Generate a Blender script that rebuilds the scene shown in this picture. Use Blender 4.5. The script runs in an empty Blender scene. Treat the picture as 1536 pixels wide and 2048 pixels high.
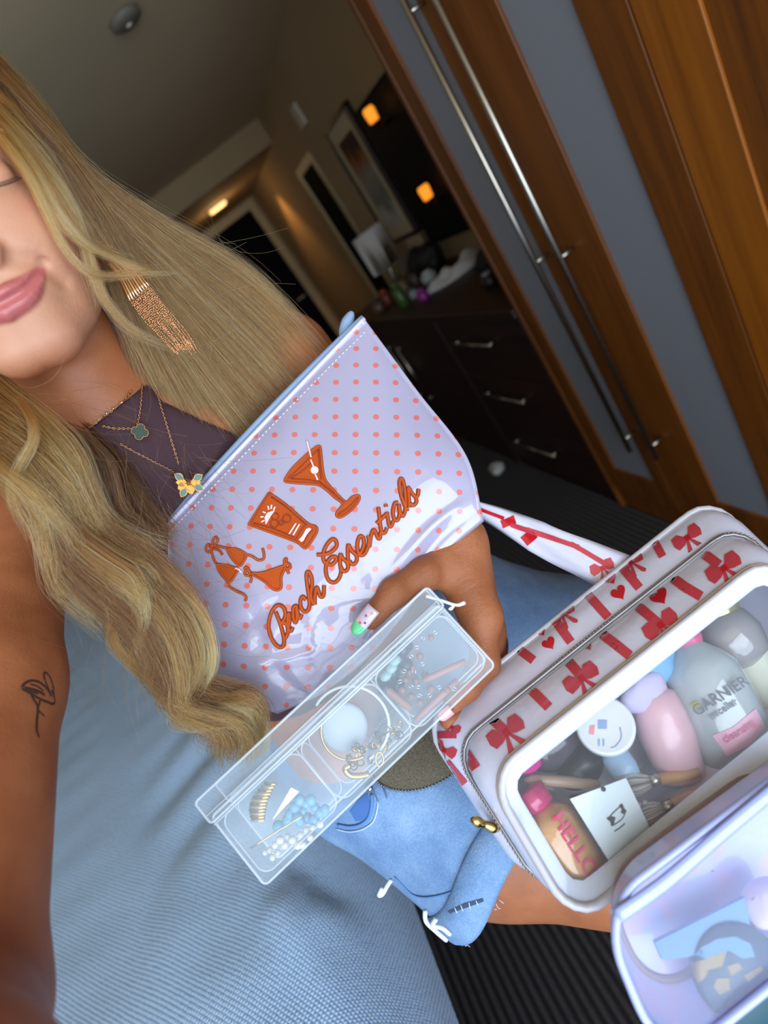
import bpy, bmesh, math, random
import numpy as np
from mathutils import Vector, Matrix
from mathutils.bvhtree import BVHTree

SC = bpy.context.scene
COL = SC.collection
RNG = np.random.default_rng(7)
random.seed(7)

# ------------------------------------------------------------------ camera
FPX = 1147.0                       # focal length in pixels of the 1536 x 2048 frame
CAM_H = 1.38                       # lens height above the carpet
_dn = np.array([1572.0, 2026.0, FPX]); _dn /= np.linalg.norm(_dn)
_dd = np.array([-372.0, -361.0, FPX]); _dd -= _dn * (_dd @ _dn); _dd /= np.linalg.norm(_dd)
_rr = np.cross(_dn, _dd)
CM = np.array([_rr, _dd, -_dn])    # camera axes (right, down, forward) -> world
CAMPOS = np.array([0.0, 0.0, CAM_H])
cam_data = bpy.data.cameras.new('camera')
cam = bpy.data.objects.new('camera', cam_data)
COL.objects.link(cam)
cam_data.sensor_fit = 'HORIZONTAL'
cam_data.sensor_width = 36.0
cam_data.lens = FPX / 1536.0 * 36.0
cam_data.clip_start = 0.02
_m = Matrix.Identity(4)
for i in range(3):
    _m[i][0] = CM[i][0]; _m[i][1] = -CM[i][1]; _m[i][2] = -CM[i][2]; _m[i][3] = CAMPOS[i]
cam.matrix_world = _m
cam_data.dof.use_dof = True
cam_data.dof.focus_distance = 0.50
cam_data.dof.aperture_fstop = 5.0
SC.camera = cam

# ------------------------------------------------------------------ world, daylight, exposure
world = bpy.data.worlds.new('world'); SC.world = world; world.use_nodes = True
wn = world.node_tree.nodes
wn['Background'].inputs[0].default_value = (0.62, 0.80, 1.0, 1)
wn['Background'].inputs[1].default_value = 1.6

def area_light(name, loc, target, sx, sy, power, col):
    l = bpy.data.lights.new(name, 'AREA'); l.shape = 'RECTANGLE'; l.size = sx; l.size_y = sy
    l.energy = power; l.color = col
    o = bpy.data.objects.new(name, l); COL.objects.link(o); o.location = loc
    d = Vector(target) - Vector(loc)
    o.rotation_euler = d.to_track_quat('-Z', 'Y').to_euler()
    return o
# daylight through the wide window behind the photographer's phone
area_light('window_daylight', (-0.30, -1.27, 1.30), (-0.40, 1.0, 0.95), 2.4, 1.9, 70, (0.78, 0.89, 1.0))

SC.view_settings.view_transform = 'Standard'
SC.view_settings.look = 'None'
SC.view_settings.gamma = 1.0
SC.view_settings.use_curve_mapping = False
SC.view_settings.exposure = 0.0
SC.cycles.max_bounces = 8; SC.cycles.diffuse_bounces = 4; SC.cycles.glossy_bounces = 4; SC.cycles.transmission_bounces = 6; SC.cycles.transparent_max_bounces = 20
SC.cycles.caustics_reflective = False; SC.cycles.caustics_refractive = False

# ------------------------------------------------------------------ geometry helpers
def ray(px, py):
    return CM @ np.array([(px - 768.0) / FPX, (py - 1024.0) / FPX, 1.0])
def P(px, py, z):
    return ray(px, py) * z + CAMPOS
def onX(px, py, X):
    r = ray(px, py); return r * (X / r[0]) + CAMPOS
def onY(px, py, Y):
    r = ray(px, py); return r * (Y / r[1]) + CAMPOS
def onZ(px, py, Z):
    r = ray(px, py); return r * ((Z - CAM_H) / r[2]) + CAMPOS
def Pn(a):
    a = np.asarray(a, float)
    c = np.stack([(a[:, 0] - 768) / FPX, (a[:, 1] - 1024) / FPX, np.ones(len(a))], 1) * a[:, 2:3]
    return c @ CM.T + CAMPOS
def unit(v):
    v = np.asarray(v, float); return v / (np.linalg.norm(v) + 1e-12)

def spline(pts, n, closed=False):
    """Catmull-Rom through points (k,d) -> (n,d), spaced evenly in the parameter."""
    p = np.asarray(pts, float)
    if len(p) == 2 and not closed:
        t = np.linspace(0, 1, n)[:, None]; return p[0] * (1 - t) + p[1] * t
    if closed:
        q = np.concatenate([p[-1:], p, p[:2]]); k = len(p)
        t = np.linspace(0, k, n, endpoint=False)
    else:
        q = np.concatenate([2 * p[:1] - p[1:2], p, 2 * p[-1:] - p[-2:-1]]); k = len(p) - 1
        t = np.linspace(0, k, n)
    i = np.minimum(t.astype(int), k - 1); u = (t - i)[:, None]
    a, b, c, d = q[i], q[i + 1], q[i + 2], q[i + 3]
    return 0.5 * (2 * b + (c - a) * u + (2 * a - 5 * b + 4 * c - d) * u ** 2 + (3 * b - a - 3 * c + d) * u ** 3)

class MB:
    """collects vertices and faces of one mesh object"""
    def __init__(s): s.v = []; s.f = []; s.mi = []; s.n = 0
    def add(s, v, f, mi=0):
        v = np.asarray(v, float).reshape(-1, 3)
        s.v.append(v); s.f += [tuple(int(i) + s.n for i in q) for q in f]
        s.mi += [mi] * len(f); s.n += len(v); return s
    def build(s, name, mat, parent=None, smooth=True, **kw):
        return mesh_obj(name, np.concatenate(s.v), s.f, mat, parent, smooth, mi=s.mi, **kw)

def link(o, parent=None):
    COL.objects.link(o)
    if parent is not None:
        o.parent = parent
        b = parent.location if (parent.type == 'EMPTY' and parent.parent is None) else Vector((0, 0, 0))
        o.matrix_parent_inverse = Matrix.Translation(-b)
    return o
def mesh_obj(name, v, f, mat, parent=None, smooth=True, mi=None, uv=None, fix=True):
    me = bpy.data.meshes.new(name)
    v = np.asarray(v, float)
    if isinstance(f, np.ndarray): f = f.tolist()
    me.from_pydata([tuple(p) for p in v.tolist()], [], f)
    mats = mat if isinstance(mat, (list, tuple)) else [mat]
    for m in mats: me.materials.append(m)
    if mi is not None and len(mats) > 1: me.polygons.foreach_set('material_index', mi)
    me.polygons.foreach_set('use_smooth', [smooth] * len(me.polygons))
    if uv is not None:
        l = me.uv_layers.new(name='UVMap'); idx = np.empty(len(me.loops), int)
        me.loops.foreach_get('vertex_index', idx)
        l.data.foreach_set('uv', np.asarray(uv, float)[idx].ravel())
    me.update()
    o = bpy.data.objects.new(name, me)
    return link(o, parent)
def tag(o, label, cat, group=None, kind=None):
    if label: o['label'] = label
    if cat: o['category'] = cat
    if group: o['group'] = group
    if kind: o['kind'] = kind
    return o
def struct(o, label=None, cat=None):
    o['kind'] = 'structure'
    if label: o['label'] = label
    if cat: o['category'] = cat
    return o
def thing(name, loc, label, cat, group=None):
    o = bpy.data.objects.new(name, None); o.location = tuple(loc); o.empty_display_size = 0.02
    COL.objects.link(o); return tag(o, label, cat, group)

BOXF = [(0, 3, 2, 1), (4, 5, 6, 7), (0, 1, 5, 4), (1, 2, 6, 5), (2, 3, 7, 6), (3, 0, 4, 7)]
def box_vf(a, b):
    x0, y0, z0 = np.minimum(a, b); x1, y1, z1 = np.maximum(a, b)
    return [(x0, y0, z0), (x1, y0, z0), (x1, y1, z0), (x0, y1, z0), (x0, y0, z1), (x1, y0, z1), (x1, y1, z1), (x0, y1, z1)], BOXF
def box(name, a, b, mat, parent=None, bev=0.0, seg=2):
    v, f = box_vf(a, b); o = mesh_obj(name, v, f, mat, parent, smooth=False)
    if bev: bevel(o, bev, seg)
    return o
def bevel(o, w, seg=2):
    bm = bmesh.new(); bm.from_mesh(o.data)
    bmesh.ops.recalc_face_normals(bm, faces=bm.faces)
    bmesh.ops.bevel(bm, geom=bm.edges[:], offset=w, segments=seg, profile=0.5, affect='EDGES', clamp_overlap=True)
    bm.to_mesh(o.data); bm.free()
    return o
def frame_of(d):
    d = unit(d); a = np.array([0, 0, 1.0]) if abs(d[2]) < 0.9 else np.array([1.0, 0, 0])
    x = unit(np.cross(a, d)); return x, np.cross(d, x), d
def tube_vf(pts, rad, n=8, closed=False, flat=None, cap=True):
    """swept tube with parallel transported frames; flat=(normals, factor) squashes the section"""
    p = np.asarray(pts, float); k = len(p)
    rad = np.full(k, rad, float) if np.isscalar(rad) else np.asarray(rad, float)
    if closed: t = np.roll(p, -1, 0) - np.roll(p, 1, 0)
    else: t = np.gradient(p, axis=0)
    t /= np.linalg.norm(t, axis=1)[:, None] + 1e-12
    x = frame_of(t[0])[0]; a = np.linspace(0, 2 * np.pi, n, endpoint=False); V = []
    for i in range(k):
        if flat is not None:
            nn = flat[0][i]; y = unit(nn - t[i] * (nn @ t[i])); x = np.cross(y, t[i])
            V.append(p[i] + rad[i] * (np.cos(a)[:, None] * x + np.sin(a)[:, None] * y * flat[1]))
        else:
            x = unit(x - t[i] * (x @ t[i])); y = np.cross(t[i], x)
            V.append(p[i] + rad[i] * (np.cos(a)[:, None] * x + np.sin(a)[:, None] * y))
    F = []
    m = k if closed else k - 1
    for i in range(m):
        j = (i + 1) % k
        for q in range(n):
            r = (q + 1) % n
            F.append((i * n + q, i * n + r, j * n + r, j * n + q))
    if cap and not closed:
        F.append(tuple(range(n - 1, -1, -1))); F.append(tuple(range((k - 1) * n, k * n)))
    return np.concatenate(V), F
def tube(name, pts, rad, mat, parent=None, n=8, closed=False, flat=None):
    v, f = tube_vf(pts, rad, n, closed, flat); return mesh_obj(name, v, f, mat, parent)
def lathe_vf(prof, o, ax, n=24, sx=1.0, sy=1.0, xdir=None):
    """prof: list of (r, h); o origin; ax axis"""
    d = unit(ax)
    if xdir is None: x, y, d = frame_of(d)
    else:
        x = unit(np.asarray(xdir) - d * (np.asarray(xdir) @ d)); y = np.cross(d, x)
    a = np.linspace(0, 2 * np.pi, n, endpoint=False); V = []; F = []
    for r, h in prof: V.append(np.asarray(o) + d * h + r * (np.cos(a)[:, None] * x * sx + np.sin(a)[:, None] * y * sy))
    for i in range(len(prof) - 1):
        for q in range(n):
            r = (q + 1) % n; F.append((i * n + q, i * n + r, (i + 1) * n + r, (i + 1) * n + q))
    F.append(tuple(range(n - 1, -1, -1))); k = len(prof) - 1; F.append(tuple(range(k * n, (k + 1) * n)))
    return np.concatenate(V), F
def lathe(name, prof, o, ax, mat, parent=None, n=24, sx=1.0, sy=1.0, xdir=None):
    v, f = lathe_vf(prof, o, ax, n, sx, sy, xdir); return mesh_obj(name, v, f, mat, parent)
def grid_faces(nu, nv, wrap=False):
    i, j = np.meshgrid(np.arange(nu - 1), np.arange(nv if wrap else nv - 1), indexing='ij')
    j2 = (j + 1) % nv
    return np.stack([i * nv + j, (i + 1) * nv + j, (i + 1) * nv + j2, i * nv + j2], -1).reshape(-1, 4)
def vnoise(p, scale, seed=0):
    """cheap smooth noise from a few sines, p (n,k)"""
    r = np.random.default_rng(seed); s = np.zeros(len(p)); k = p.shape[1]
    for i in range(6):
        d = r.normal(size=k); d /= np.linalg.norm(d); s += np.sin((p @ d) * scale * (0.6 + 0.35 * i) + r.uniform(0, 6.28)) / (1 + 0.5 * i)
    return s / 2.4
def bvh_of(o):
    me = o.data; mw = o.matrix_world
    v = [Vector(q.co) for q in me.vertices]
    return BVHTree.FromPolygons(v, [tuple(p.vertices) for p in me.polygons])
def cast(bvh, px, py, back=None):
    d = Vector(ray(px, py)).normalized()
    h, n, i, dist = bvh.ray_cast(Vector(CAMPOS), d)
    if h is None:
        return None, None
    h = np.array(h); n = np.array(n)
    if n @ np.array(d) > 0: n = -n
    return h, n
def drape(bvh, pts, off=0.0, fallback=None):
    """find where lines of sight meet a surface; gives 3D points lifted off it along its normal"""
    out = []; nn = []; last = None
    for x, y in pts:
        h, n = cast(bvh, x, y)
        if h is None:
            if last is None: continue
            h, n = last
        last = (h, n); out.append(h + n * off); nn.append(n)
    return np.array(out), np.array(nn)
def poly_decal(name, bvh, outline, off, mat, parent=None, thick=0.0006, res=None):
    """flat printed or embroidered patch lying on a surface: outline in picture pixels, filled"""
    o = np.asarray(outline, float)
    bm = bmesh.new()
    vs = [bm.verts.new((x, y, 0)) for x, y in o]
    f = bm.faces.new(vs); f.normal_update()
    bmesh.ops.triangulate(bm, faces=[f])
    L = res or max(4.0, np.ptp(o, axis=0).max() / 8)
    for _ in range(5):
        e = [q for q in bm.edges if q.calc_length() > L]
        if not e: break
        bmesh.ops.subdivide_edges(bm, edges=e, cuts=1)
        bmesh.ops.triangulate(bm, faces=bm.faces[:])
    bm.verts.ensure_lookup_table()
    top = {}
    for v in list(bm.verts):
        h, n = cast(bvh, v.co.x, v.co.y)
        if h is None: h, n = None, None
        top[v] = (h, n)
    good = [k for k in top if top[k][0] is not None]
    if not good: bm.free(); return None
    for k in top:
        if top[k][0] is None:
            g = min(good, key=lambda q: (q.co - k.co).length); top[k] = top[g]
    for k in top: k.co = Vector(top[k][0] + top[k][1] * off)
    bmesh.ops.recalc_face_normals(bm, faces=bm.faces[:])
    me = bpy.data.meshes.new(name); bm.to_mesh(me); bm.free()
    me.materials.append(mat)
    me.polygons.foreach_set('use_smooth', [True] * len(me.polygons))
    return link(bpy.data.objects.new(name, me), parent)

# ------------------------------------------------------------------ materials
def srgb(r, g, b):
    c = np.array([r, g, b], float) / 255.0
    return tuple(np.where(c <= 0.04045, c / 12.92, ((c + 0.055) / 1.055) ** 2.4)) + (1.0,)
def mat(name, col, rough=0.5, metal=0.0, **k):
    m = bpy.data.materials.new(name); m.use_nodes = True
    b = m.node_tree.nodes['Principled BSDF']
    c = col if len(col) == 4 else tuple(col) + (1.0,)
    b.inputs['Base Color'].default_value = c; b.inputs['Roughness'].default_value = rough; b.inputs['Metallic'].default_value = metal
    for kk, vv in k.items(): b.inputs[kk.replace('_', ' ')].default_value = vv
    return m
class NT:
    """small node helper"""
    def __init__(s, m): s.m = m; s.t = m.node_tree; s.b = s.t.nodes['Principled BSDF']
    def n(s, ty, **k):
        q = s.t.nodes.new(ty)
        for a, v in k.items(): setattr(q, a, v)
        return q
    def l(s, a, b): s.t.links.new(a, b)
    def coord(s, which='Object'):
        return s.n('ShaderNodeTexCoord').outputs[which]
    def mapping(s, src, scale=(1, 1, 1), rot=(0, 0, 0), loc=(0, 0, 0)):
        q = s.n('ShaderNodeMapping'); s.l(src, q.inputs[0]); q.inputs['Scale'].default_value = scale; q.inputs['Rotation'].default_value = rot; q.inputs['Location'].default_value = loc
        return q.outputs[0]
    def noise(s, src, scale, detail=4, rough=0.5):
        q = s.n('ShaderNodeTexNoise'); s.l(src, q.inputs['Vector']); q.inputs['Scale'].default_value = scale; q.inputs['Detail'].default_value = detail; q.inputs['Roughness'].default_value = rough
        return q.outputs['Fac']
    def wave(s, src, scale, dist=0.0, dirn='X', prof='SIN', dscale=1.0):
        q = s.n('ShaderNodeTexWave', bands_direction=dirn, wave_profile=prof); s.l(src, q.inputs['Vector']); q.inputs['Scale'].default_value = scale; q.inputs['Distortion'].default_value = dist; q.inputs['Detail Scale'].default_value = dscale
        return q.outputs['Fac']
    def ramp(s, fac, stops):
        q = s.n('ShaderNodeValToRGB'); s.l(fac, q.inputs[0]); e = q.color_ramp.elements
        while len(e) < len(stops): e.new(0.5)
        for i, (p, c) in enumerate(stops): e[i].position = p; e[i].color = c if len(c) == 4 else tuple(c) + (1,)
        return q.outputs[0]
    def mix(s, fac, a, b):
        q = s.n('ShaderNodeMix', data_type='RGBA')
        if hasattr(fac, 'links'): s.l(fac, q.inputs[0])
        else: q.inputs[0].default_value = fac
        for i, c in ((6, a), (7, b)):
            if hasattr(c, 'links'): s.l(c, q.inputs[i])
            else: q.inputs[i].default_value = c if len(c) == 4 else tuple(c) + (1,)
        return q.outputs[2]
    def math(s, op, a, b=None, c=None):
        q = s.n('ShaderNodeMath', operation=op)
        for i, v in enumerate((a, b, c)):
            if v is None: continue
            if hasattr(v, 'links'): s.l(v, q.inputs[i])
            else: q.inputs[i].default_value = v
        return q.outputs[0]
    def bump(s, h, strength=0.3, dist=0.001):
        q = s.n('ShaderNodeBump'); s.l(h, q.inputs['Height']); q.inputs['Strength'].default_value = strength; q.inputs['Distance'].default_value = dist
        s.l(q.outputs[0], s.b.inputs['Normal']); return q
    def col(s, c): s.l(c, s.b.inputs['Base Color'])
    def attr(s, name):
        q = s.n('ShaderNodeAttribute'); q.attribute_name = name; return q.outputs['Fac']

def wood_mat(name, c0, c1, c2, rough=0.35, axis='Z', scale=1.0, coat=0.0):
    m = mat(name, c1, rough, Coat_Weight=coat, Coat_Roughness=0.25); t = NT(m)
    sc = {'Z': (14, 14, 0.7), 'Y': (14, 0.7, 14), 'X': (0.7, 14, 14)}[axis]
    v = t.mapping(t.coord(), scale=tuple(q * scale for q in sc))
    n1 = t.noise(v, 2.2, 6, 0.6); n2 = t.noise(v, 9, 4, 0.6)
    f = t.math('ADD', t.math('MULTIPLY', n1, 0.75), t.math('MULTIPLY', n2, 0.25))
    t.col(t.ramp(f, [(0.3, c0), (0.5, c1), (0.72, c2)]))
    t.bump(n2, 0.12, 0.001)
    return m
def wall_mat(name, c, rough=0.85):
    m = mat(name, c, rough); t = NT(m); n = t.noise(t.coord(), 90, 3)
    t.bump(n, 0.08, 0.002)
    n2 = t.noise(t.coord(), 1.5, 2); c = tuple(c)[:3]
    t.col(t.ramp(n2, [(0.3, tuple(q * 0.95 for q in c)), (0.7, tuple(min(1, q * 1.03) for q in c))]))
    return m
# ================================================================== the room
M_WALL = wall_mat('wall_paint', srgb(176, 150, 112))
M_CEIL = wall_mat('ceiling_paint', srgb(226, 200, 160))  # warm lamp light on the ceiling is put into this paint colour
M_TRIM = mat('door_trim_paint', srgb(196, 178, 138), 0.5)
M_BLACK = mat('black_paint', (0.004, 0.004, 0.005, 1), 0.85, Specular_IOR_Level=0.1)
M_WOOD = wood_mat('wardrobe_wood', srgb(78, 40, 4), srgb(110, 58, 6), srgb(130, 72, 10), 0.5)
M_WOODL = wood_mat('wardrobe_wood_light', srgb(116, 62, 9), srgb(144, 80, 12), srgb(160, 94, 20), 0.45)
M_DARKWOOD = wood_mat('dresser_wood', srgb(24, 10, 7), srgb(40, 18, 12), srgb(54, 26, 17), 0.5, 'Y')
M_DOORGLASS = mat('frosted_panel', srgb(132, 134, 142), 0.42, Specular_IOR_Level=0.4)
M_STEEL = mat('brushed_steel', srgb(190, 184, 172), 0.28, 1.0)

XW = 1.42; XF = 0.83; YFAR = 7.2; ZC = 2.33; YB = -1.38; XL = -3.1
# carpet: flat ground plus raised ribs running along the room
M_CARPET = mat('carpet_ground', srgb(24, 23, 26), 0.95); t = NT(M_CARPET)
n = t.noise(t.coord(), 260, 3, 0.7); t.col(t.ramp(n, [(0.3, srgb(12, 11, 13)), (0.7, srgb(34, 32, 36))])); t.bump(n, 0.8, 0.003)
M_RIB = mat('carpet_rib_pile', srgb(40, 37, 38), 0.95); t = NT(M_RIB)
n = t.noise(t.coord(), 320, 3, 0.7); t.col(t.ramp(n, [(0.3, srgb(40, 36, 37)), (0.7, srgb(84, 76, 76))])); t.bump(n, 0.8, 0.003)
floor = struct(box('floor', (XL, YB, -0.08), (XW, YFAR, 0), M_CARPET), 'dark ribbed carpet floor of the bedroom')
mb = MB()
rx = np.arange(-0.62, XF, 0.021)
for x in rx:
    for y0 in (-0.3, 0.45, 1.2, 2.4):
        y1 = {-0.3: 0.45, 0.45: 1.2, 1.2: 2.4, 2.4: 5.2}[y0]
        w = 0.0062
        v = [(x - w, y0, 0), (x - w * 0.55, y0, 0.004), (x + w * 0.55, y0, 0.004), (x + w, y0, 0), (x - w, y1, 0), (x - w * 0.55, y1, 0.004), (x + w * 0.55, y1, 0.004), (x + w, y1, 0)]
        mb.add(v, [(0, 4, 5, 1), (1, 5, 6, 2), (2, 6, 7, 3)])
ribs = mb.build('carpet_rib', M_RIB, floor, smooth=False); ribs['kind'] = 'stuff'

ceiling = struct(box('ceiling', (XL, YB, ZC), (XW, 5.3, ZC + 0.1), M_CEIL), 'shadowed painted bedroom ceiling')
soffit = struct(box('ceiling_hall', (-1.0, 5.3, 2.14), (XW, YFAR, ZC + 0.1), M_WALL), 'lowered hallway ceiling with beige front face')
wall_right = struct(box('wall_right', (XW, YB, 0), (XW + 0.1, YFAR, ZC + 0.1), M_WALL), 'beige wall behind the dresser')
wall_far = struct(box('wall_far', (XL, YFAR, 0), (XW + 0.1, YFAR + 0.1, ZC + 0.1), M_WALL), 'beige end wall of the hallway')
wall_left = struct(box('wall_left', (XL - 0.1, YB, 0), (XL, YFAR, ZC + 0.1), M_WALL), 'beige wall beyond the bed')
wall_hall = struct(box('wall_hall', (-1.1, 5.3, 0), (-0.98, YFAR, ZC), M_WALL), 'beige side wall of the hallway')
# window wall behind the phone
wx0, wx1, wz0, wz1 = -1.6, 1.1, 0.25, 2.25
mb = MB()
for a, b in (((XL, YB - 0.1, 0), (wx0, YB, ZC)), ((wx1, YB - 0.1, 0), (XW, YB, ZC)), ((wx0, YB - 0.1, 0), (wx1, YB, wz0)), ((wx0, YB - 0.1, wz1), (wx1, YB, ZC))):
    mb.add(*box_vf(a, b))
wall_back = struct(mb.build('wall_back', M_WALL, smooth=False), 'beige wall with the wide window')
win = MB()
for x in (wx0, (wx0 + wx1) / 2, wx1): win.add(*box_vf((x - 0.03, YB - 0.08, wz0), (x + 0.03, YB - 0.03, wz1)))
for z in (wz0, wz1): win.add(*box_vf((wx0, YB - 0.08, z - 0.03), (wx1, YB - 0.03, z + 0.03)))
struct(win.build('window_1', M_TRIM, smooth=False), 'wide two pane window frame')

# door at the end of the hallway: black leaf in a beige frame
d0, d1, dz = 0.30, 1.29, 2.03
door = struct(box('door_1', (d0, YFAR - 0.04, 0), (d1, YFAR - 0.005, dz), M_BLACK, bev=0.004), 'black hallway door in a beige frame')
for nm, a, b in (('door_frame', (d1, YFAR - 0.06, 0), (d1 + 0.09, YFAR - 0.003, dz + 0.09)), ('door_frame', (d0 - 0.09, YFAR - 0.06, 0), (d0, YFAR - 0.003, dz + 0.09)), ('door_frame', (d0, YFAR - 0.06, dz), (d1, YFAR - 0.003, dz + 0.09))):
    box(nm, a, b, M_TRIM, door, bev=0.006)
box('door_handle', (d1 - 0.16, YFAR - 0.09, 0.98), (d1 - 0.05, YFAR - 0.04, 1.0), M_STEEL, door, bev=0.004)
# dark doorway in the right wall with a pale frame
door2 = struct(box('door_2', (XW - 0.012, 4.66, 0), (XW - 0.002, 5.08, 1.80), M_BLACK), 'narrow dark doorway in the beige wall')
box('door_frame', (XW - 0.02, 5.08, 0), (XW - 0.003, 5.17, 1.84), mat('pale_jamb', srgb(226, 210, 160), 0.45), door2, bev=0.006)
box('door_frame', (XW - 0.014, 4.58, 0), (XW - 0.003, 4.66, 1.84), M_TRIM, door2, bev=0.006)
box('door_frame', (XW - 0.016, 4.60, 1.80), (XW - 0.003, 5.17, 1.87), M_TRIM, door2, bev=0.006)

# wall thermostat plate, smoke alarm, hall ceiling lamp
vent = thing('wall_vent', (XW, 4.36, 2.03), 'small white plastic plate high on the beige wall', 'vent')
M_WPL = mat('white_plastic', srgb(214, 205, 190), 0.5)
box('cover', (XW - 0.022, 4.29, 1.965), (XW, 4.43, 2.10), M_WPL, vent, bev=0.006)
for k in range(4): box('slot', (XW - 0.026, 4.31, 1.985 + k * 0.028), (XW - 0.02, 4.41, 1.992 + k * 0.028), M_TRIM, vent)
sp = onZ(245, 30, ZC)
alarm = thing('smoke_alarm', (sp[0], sp[1], ZC), 'round grey smoke alarm on the ceiling', 'alarm')
lathe('body', [(0.055, 0), (0.062, 0.006), (0.06, 0.022), (0.045, 0.03), (0.02, 0.032)], (sp[0], sp[1], ZC), (0, 0, -1), mat('alarm_plastic', srgb(120, 112, 100), 0.6), alarm, 32)
lathe('button', [(0.012, 0.03), (0.012, 0.036), (0.008, 0.037)], (sp[0], sp[1], ZC), (0, 0, -1), M_WPL, alarm, 16)
hp = onZ(432, 410, 2.14)
hl = thing('hall_lamp', (hp[0], hp[1], 2.14), 'small glowing lamp on the hallway ceiling', 'lamp')
M_GLOW = mat('lamp_glow', srgb(255, 226, 170), 0.5, Emission_Color=srgb(255, 206, 136), Emission_Strength=1.6)
box('plate', (hp[0] - 0.11, hp[1] - 0.06, 2.125), (hp[0] + 0.11, hp[1] + 0.06, 2.14), M_WPL, hl, bev=0.004)
box('glass', (hp[0] - 0.09, hp[1] - 0.045, 2.10), (hp[0] + 0.09, hp[1] + 0.045, 2.126), M_GLOW, hl, bev=0.008)
l = bpy.data.lights.new('hall_lamp_light', 'POINT'); l.energy = 2; l.color = (1, 0.62, 0.28); l.shadow_soft_size = 0.08
lo = bpy.data.objects.new('hall_lamp_light', l); COL.objects.link(lo); lo.location = (hp[0], hp[1], 2.0)
# downlight added for the orange glow on the corner wall; no fixture seen
dl = thing('downlight', (1.24, 6.25, 2.14), 'small added downlight ring in the hallway ceiling corner', 'lamp')
lathe('ring', [(0.030, 0.0), (0.045, 0.0), (0.047, 0.006), (0.030, 0.008)], (1.24, 6.25, 2.14), (0, 0, -1), M_STEEL, dl, 24)
l = bpy.data.lights.new('corner_glow_light', 'SPOT'); l.energy = 14; l.color = (1, 0.52, 0.18); l.shadow_soft_size = 0.03; l.spot_size = 1.5; l.spot_blend = 0.7
lo = bpy.data.objects.new('corner_glow_light', l); COL.objects.link(lo); lo.location = (1.24, 6.25, 2.12); link_rot = (0, 0, 0); lo.rotation_euler = link_rot

# ------------------------------------------------------------------ wardrobe
W0, W1, WT = -0.6, 1.715, 2.22
wr = thing('wardrobe', (1.1, 0.6, 0), 'tall brown wooden wardrobe with frosted panels and long steel handles', 'wardrobe')
box('body', (XF + 0.022, W0, 0.02), (XW - 0.01, W1, WT), M_WOOD, wr)
box('plinth', (XF + 0.012, W0, 0.0), (XF + 0.04, W1, 0.10), M_WOOD, wr)
box('cornice', (XF - 0.02, W0, WT), (XW - 0.01, W1 + 0.01, WT + 0.05), M_WOOD, wr, bev=0.006)
box('side_panel', (XF - 0.004, W1, 0.0), (XW - 0.01, W1 + 0.02, WT), M_WOOD, wr, bev=0.003)
def wdoor(y0, y1, p0, p1, hy):
    d = thing_child('door', wr)
    z0, z1 = 0.105, WT - 0.005
    g = 0.0015
    box('stile', (XF - 0.002, y0 + g, z0), (XF + 0.02, p0, z1), M_WOOD, d, bev=0.002)
    box('stile', (XF - 0.002, p1, z0), (XF + 0.02, y1 - g, z1), M_WOOD, d, bev=0.002)
    box('rail', (XF - 0.002, p0, z0), (XF + 0.02, p1, 0.213), M_WOOD, d, bev=0.002)
    box('rail', (XF - 0.002, p0, 2.06), (XF + 0.02, p1, z1), M_WOOD, d, bev=0.002)
    box('glass_panel', (XF + 0.006, p0 - 0.004, 0.205), (XF + 0.012, p1 + 0.004, 2.065), M_DOORGLASS, d)
    h = MB(); hx = XF - 0.045
    v, f = tube_vf([(hx, hy, 0.385), (hx, hy, 2.0)], 0.0075, 12); h.add(v, f)
    for z in (0.43, 1.02, 1.62): 
        v, f = tube_vf([(hx, hy, z), (XF, hy, z)], 0.005, 8); h.add(v, f)
    h.build('handle', M_STEEL, d)
def thing_child(name, parent):
    o = bpy.data.objects.new(name, None); o.empty_display_size = 0.02
    COL.objects.link(o); o.parent = parent; o.matrix_parent_inverse = Matrix.Translation(-parent.location)
    return o
wdoor(1.385, 1.712, 1.447, 1.640, 1.437 - 0.02)
wdoor(0.915, 1.382, 1.022, 1.202, 1.325 - 0.02)
d = thing_child('door', wr)
box('stile', (XF - 0.002, 0.80, 0.105), (XF + 0.02, 0.912, WT - 0.005), M_WOODL, d, bev=0.002)
box('panel', (XF + 0.004, 0.44, 0.105), (XF + 0.02, 0.80, WT - 0.005), M_WOOD, d, bev=0.002)
d = thing_child('door', wr)
box('panel', (XF - 0.002, -0.1, 0.105), (XF + 0.02, 0.437, WT - 0.005), M_WOOD, d, bev=0.002)

# ------------------------------------------------------------------ dresser
DT = 0.868; DY0, DY1 = 1.738, 3.95
dr = thing('dresser', (1.12, 2.8, 0), 'dark wooden dresser with steel bar handles beside the wardrobe', 'dresser')
box('body', (XF + 0.015, DY0, 0.0), (XW - 0.005, DY1, DT - 0.03), M_DARKWOOD, dr)
box('top', (XF - 0.012, DY0, DT - 0.035), (XW - 0.005, DY1 + 0.01, DT), M_DARKWOOD, dr, bev=0.004)
def bar_handle(parent, a, b):
    a = np.array(a); b = np.array(b); d = unit(b - a); h = MB()
    o = np.array([-0.03, 0, 0])
    h.add(*tube_vf([a + o - d * 0.02, b + o + d * 0.02], 0.0055, 10))
    for q in (a, b): h.add(*tube_vf([q, q + o], 0.004, 8))
    h.build('handle', M_STEEL, parent)
for z0, z1, hz in ((0.56, 0.825, 0.74), (0.295, 0.555, 0.476), (0.04, 0.29, 0.204)):
    dw = box('drawer', (XF, DY0 + 0.01, z0), (XF + 0.02, 2.47, z1), M_DARKWOOD, dr, bev=0.003)
    bar_handle(dw, (XF, 2.0, hz), (XF, 2.30, hz))
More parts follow.
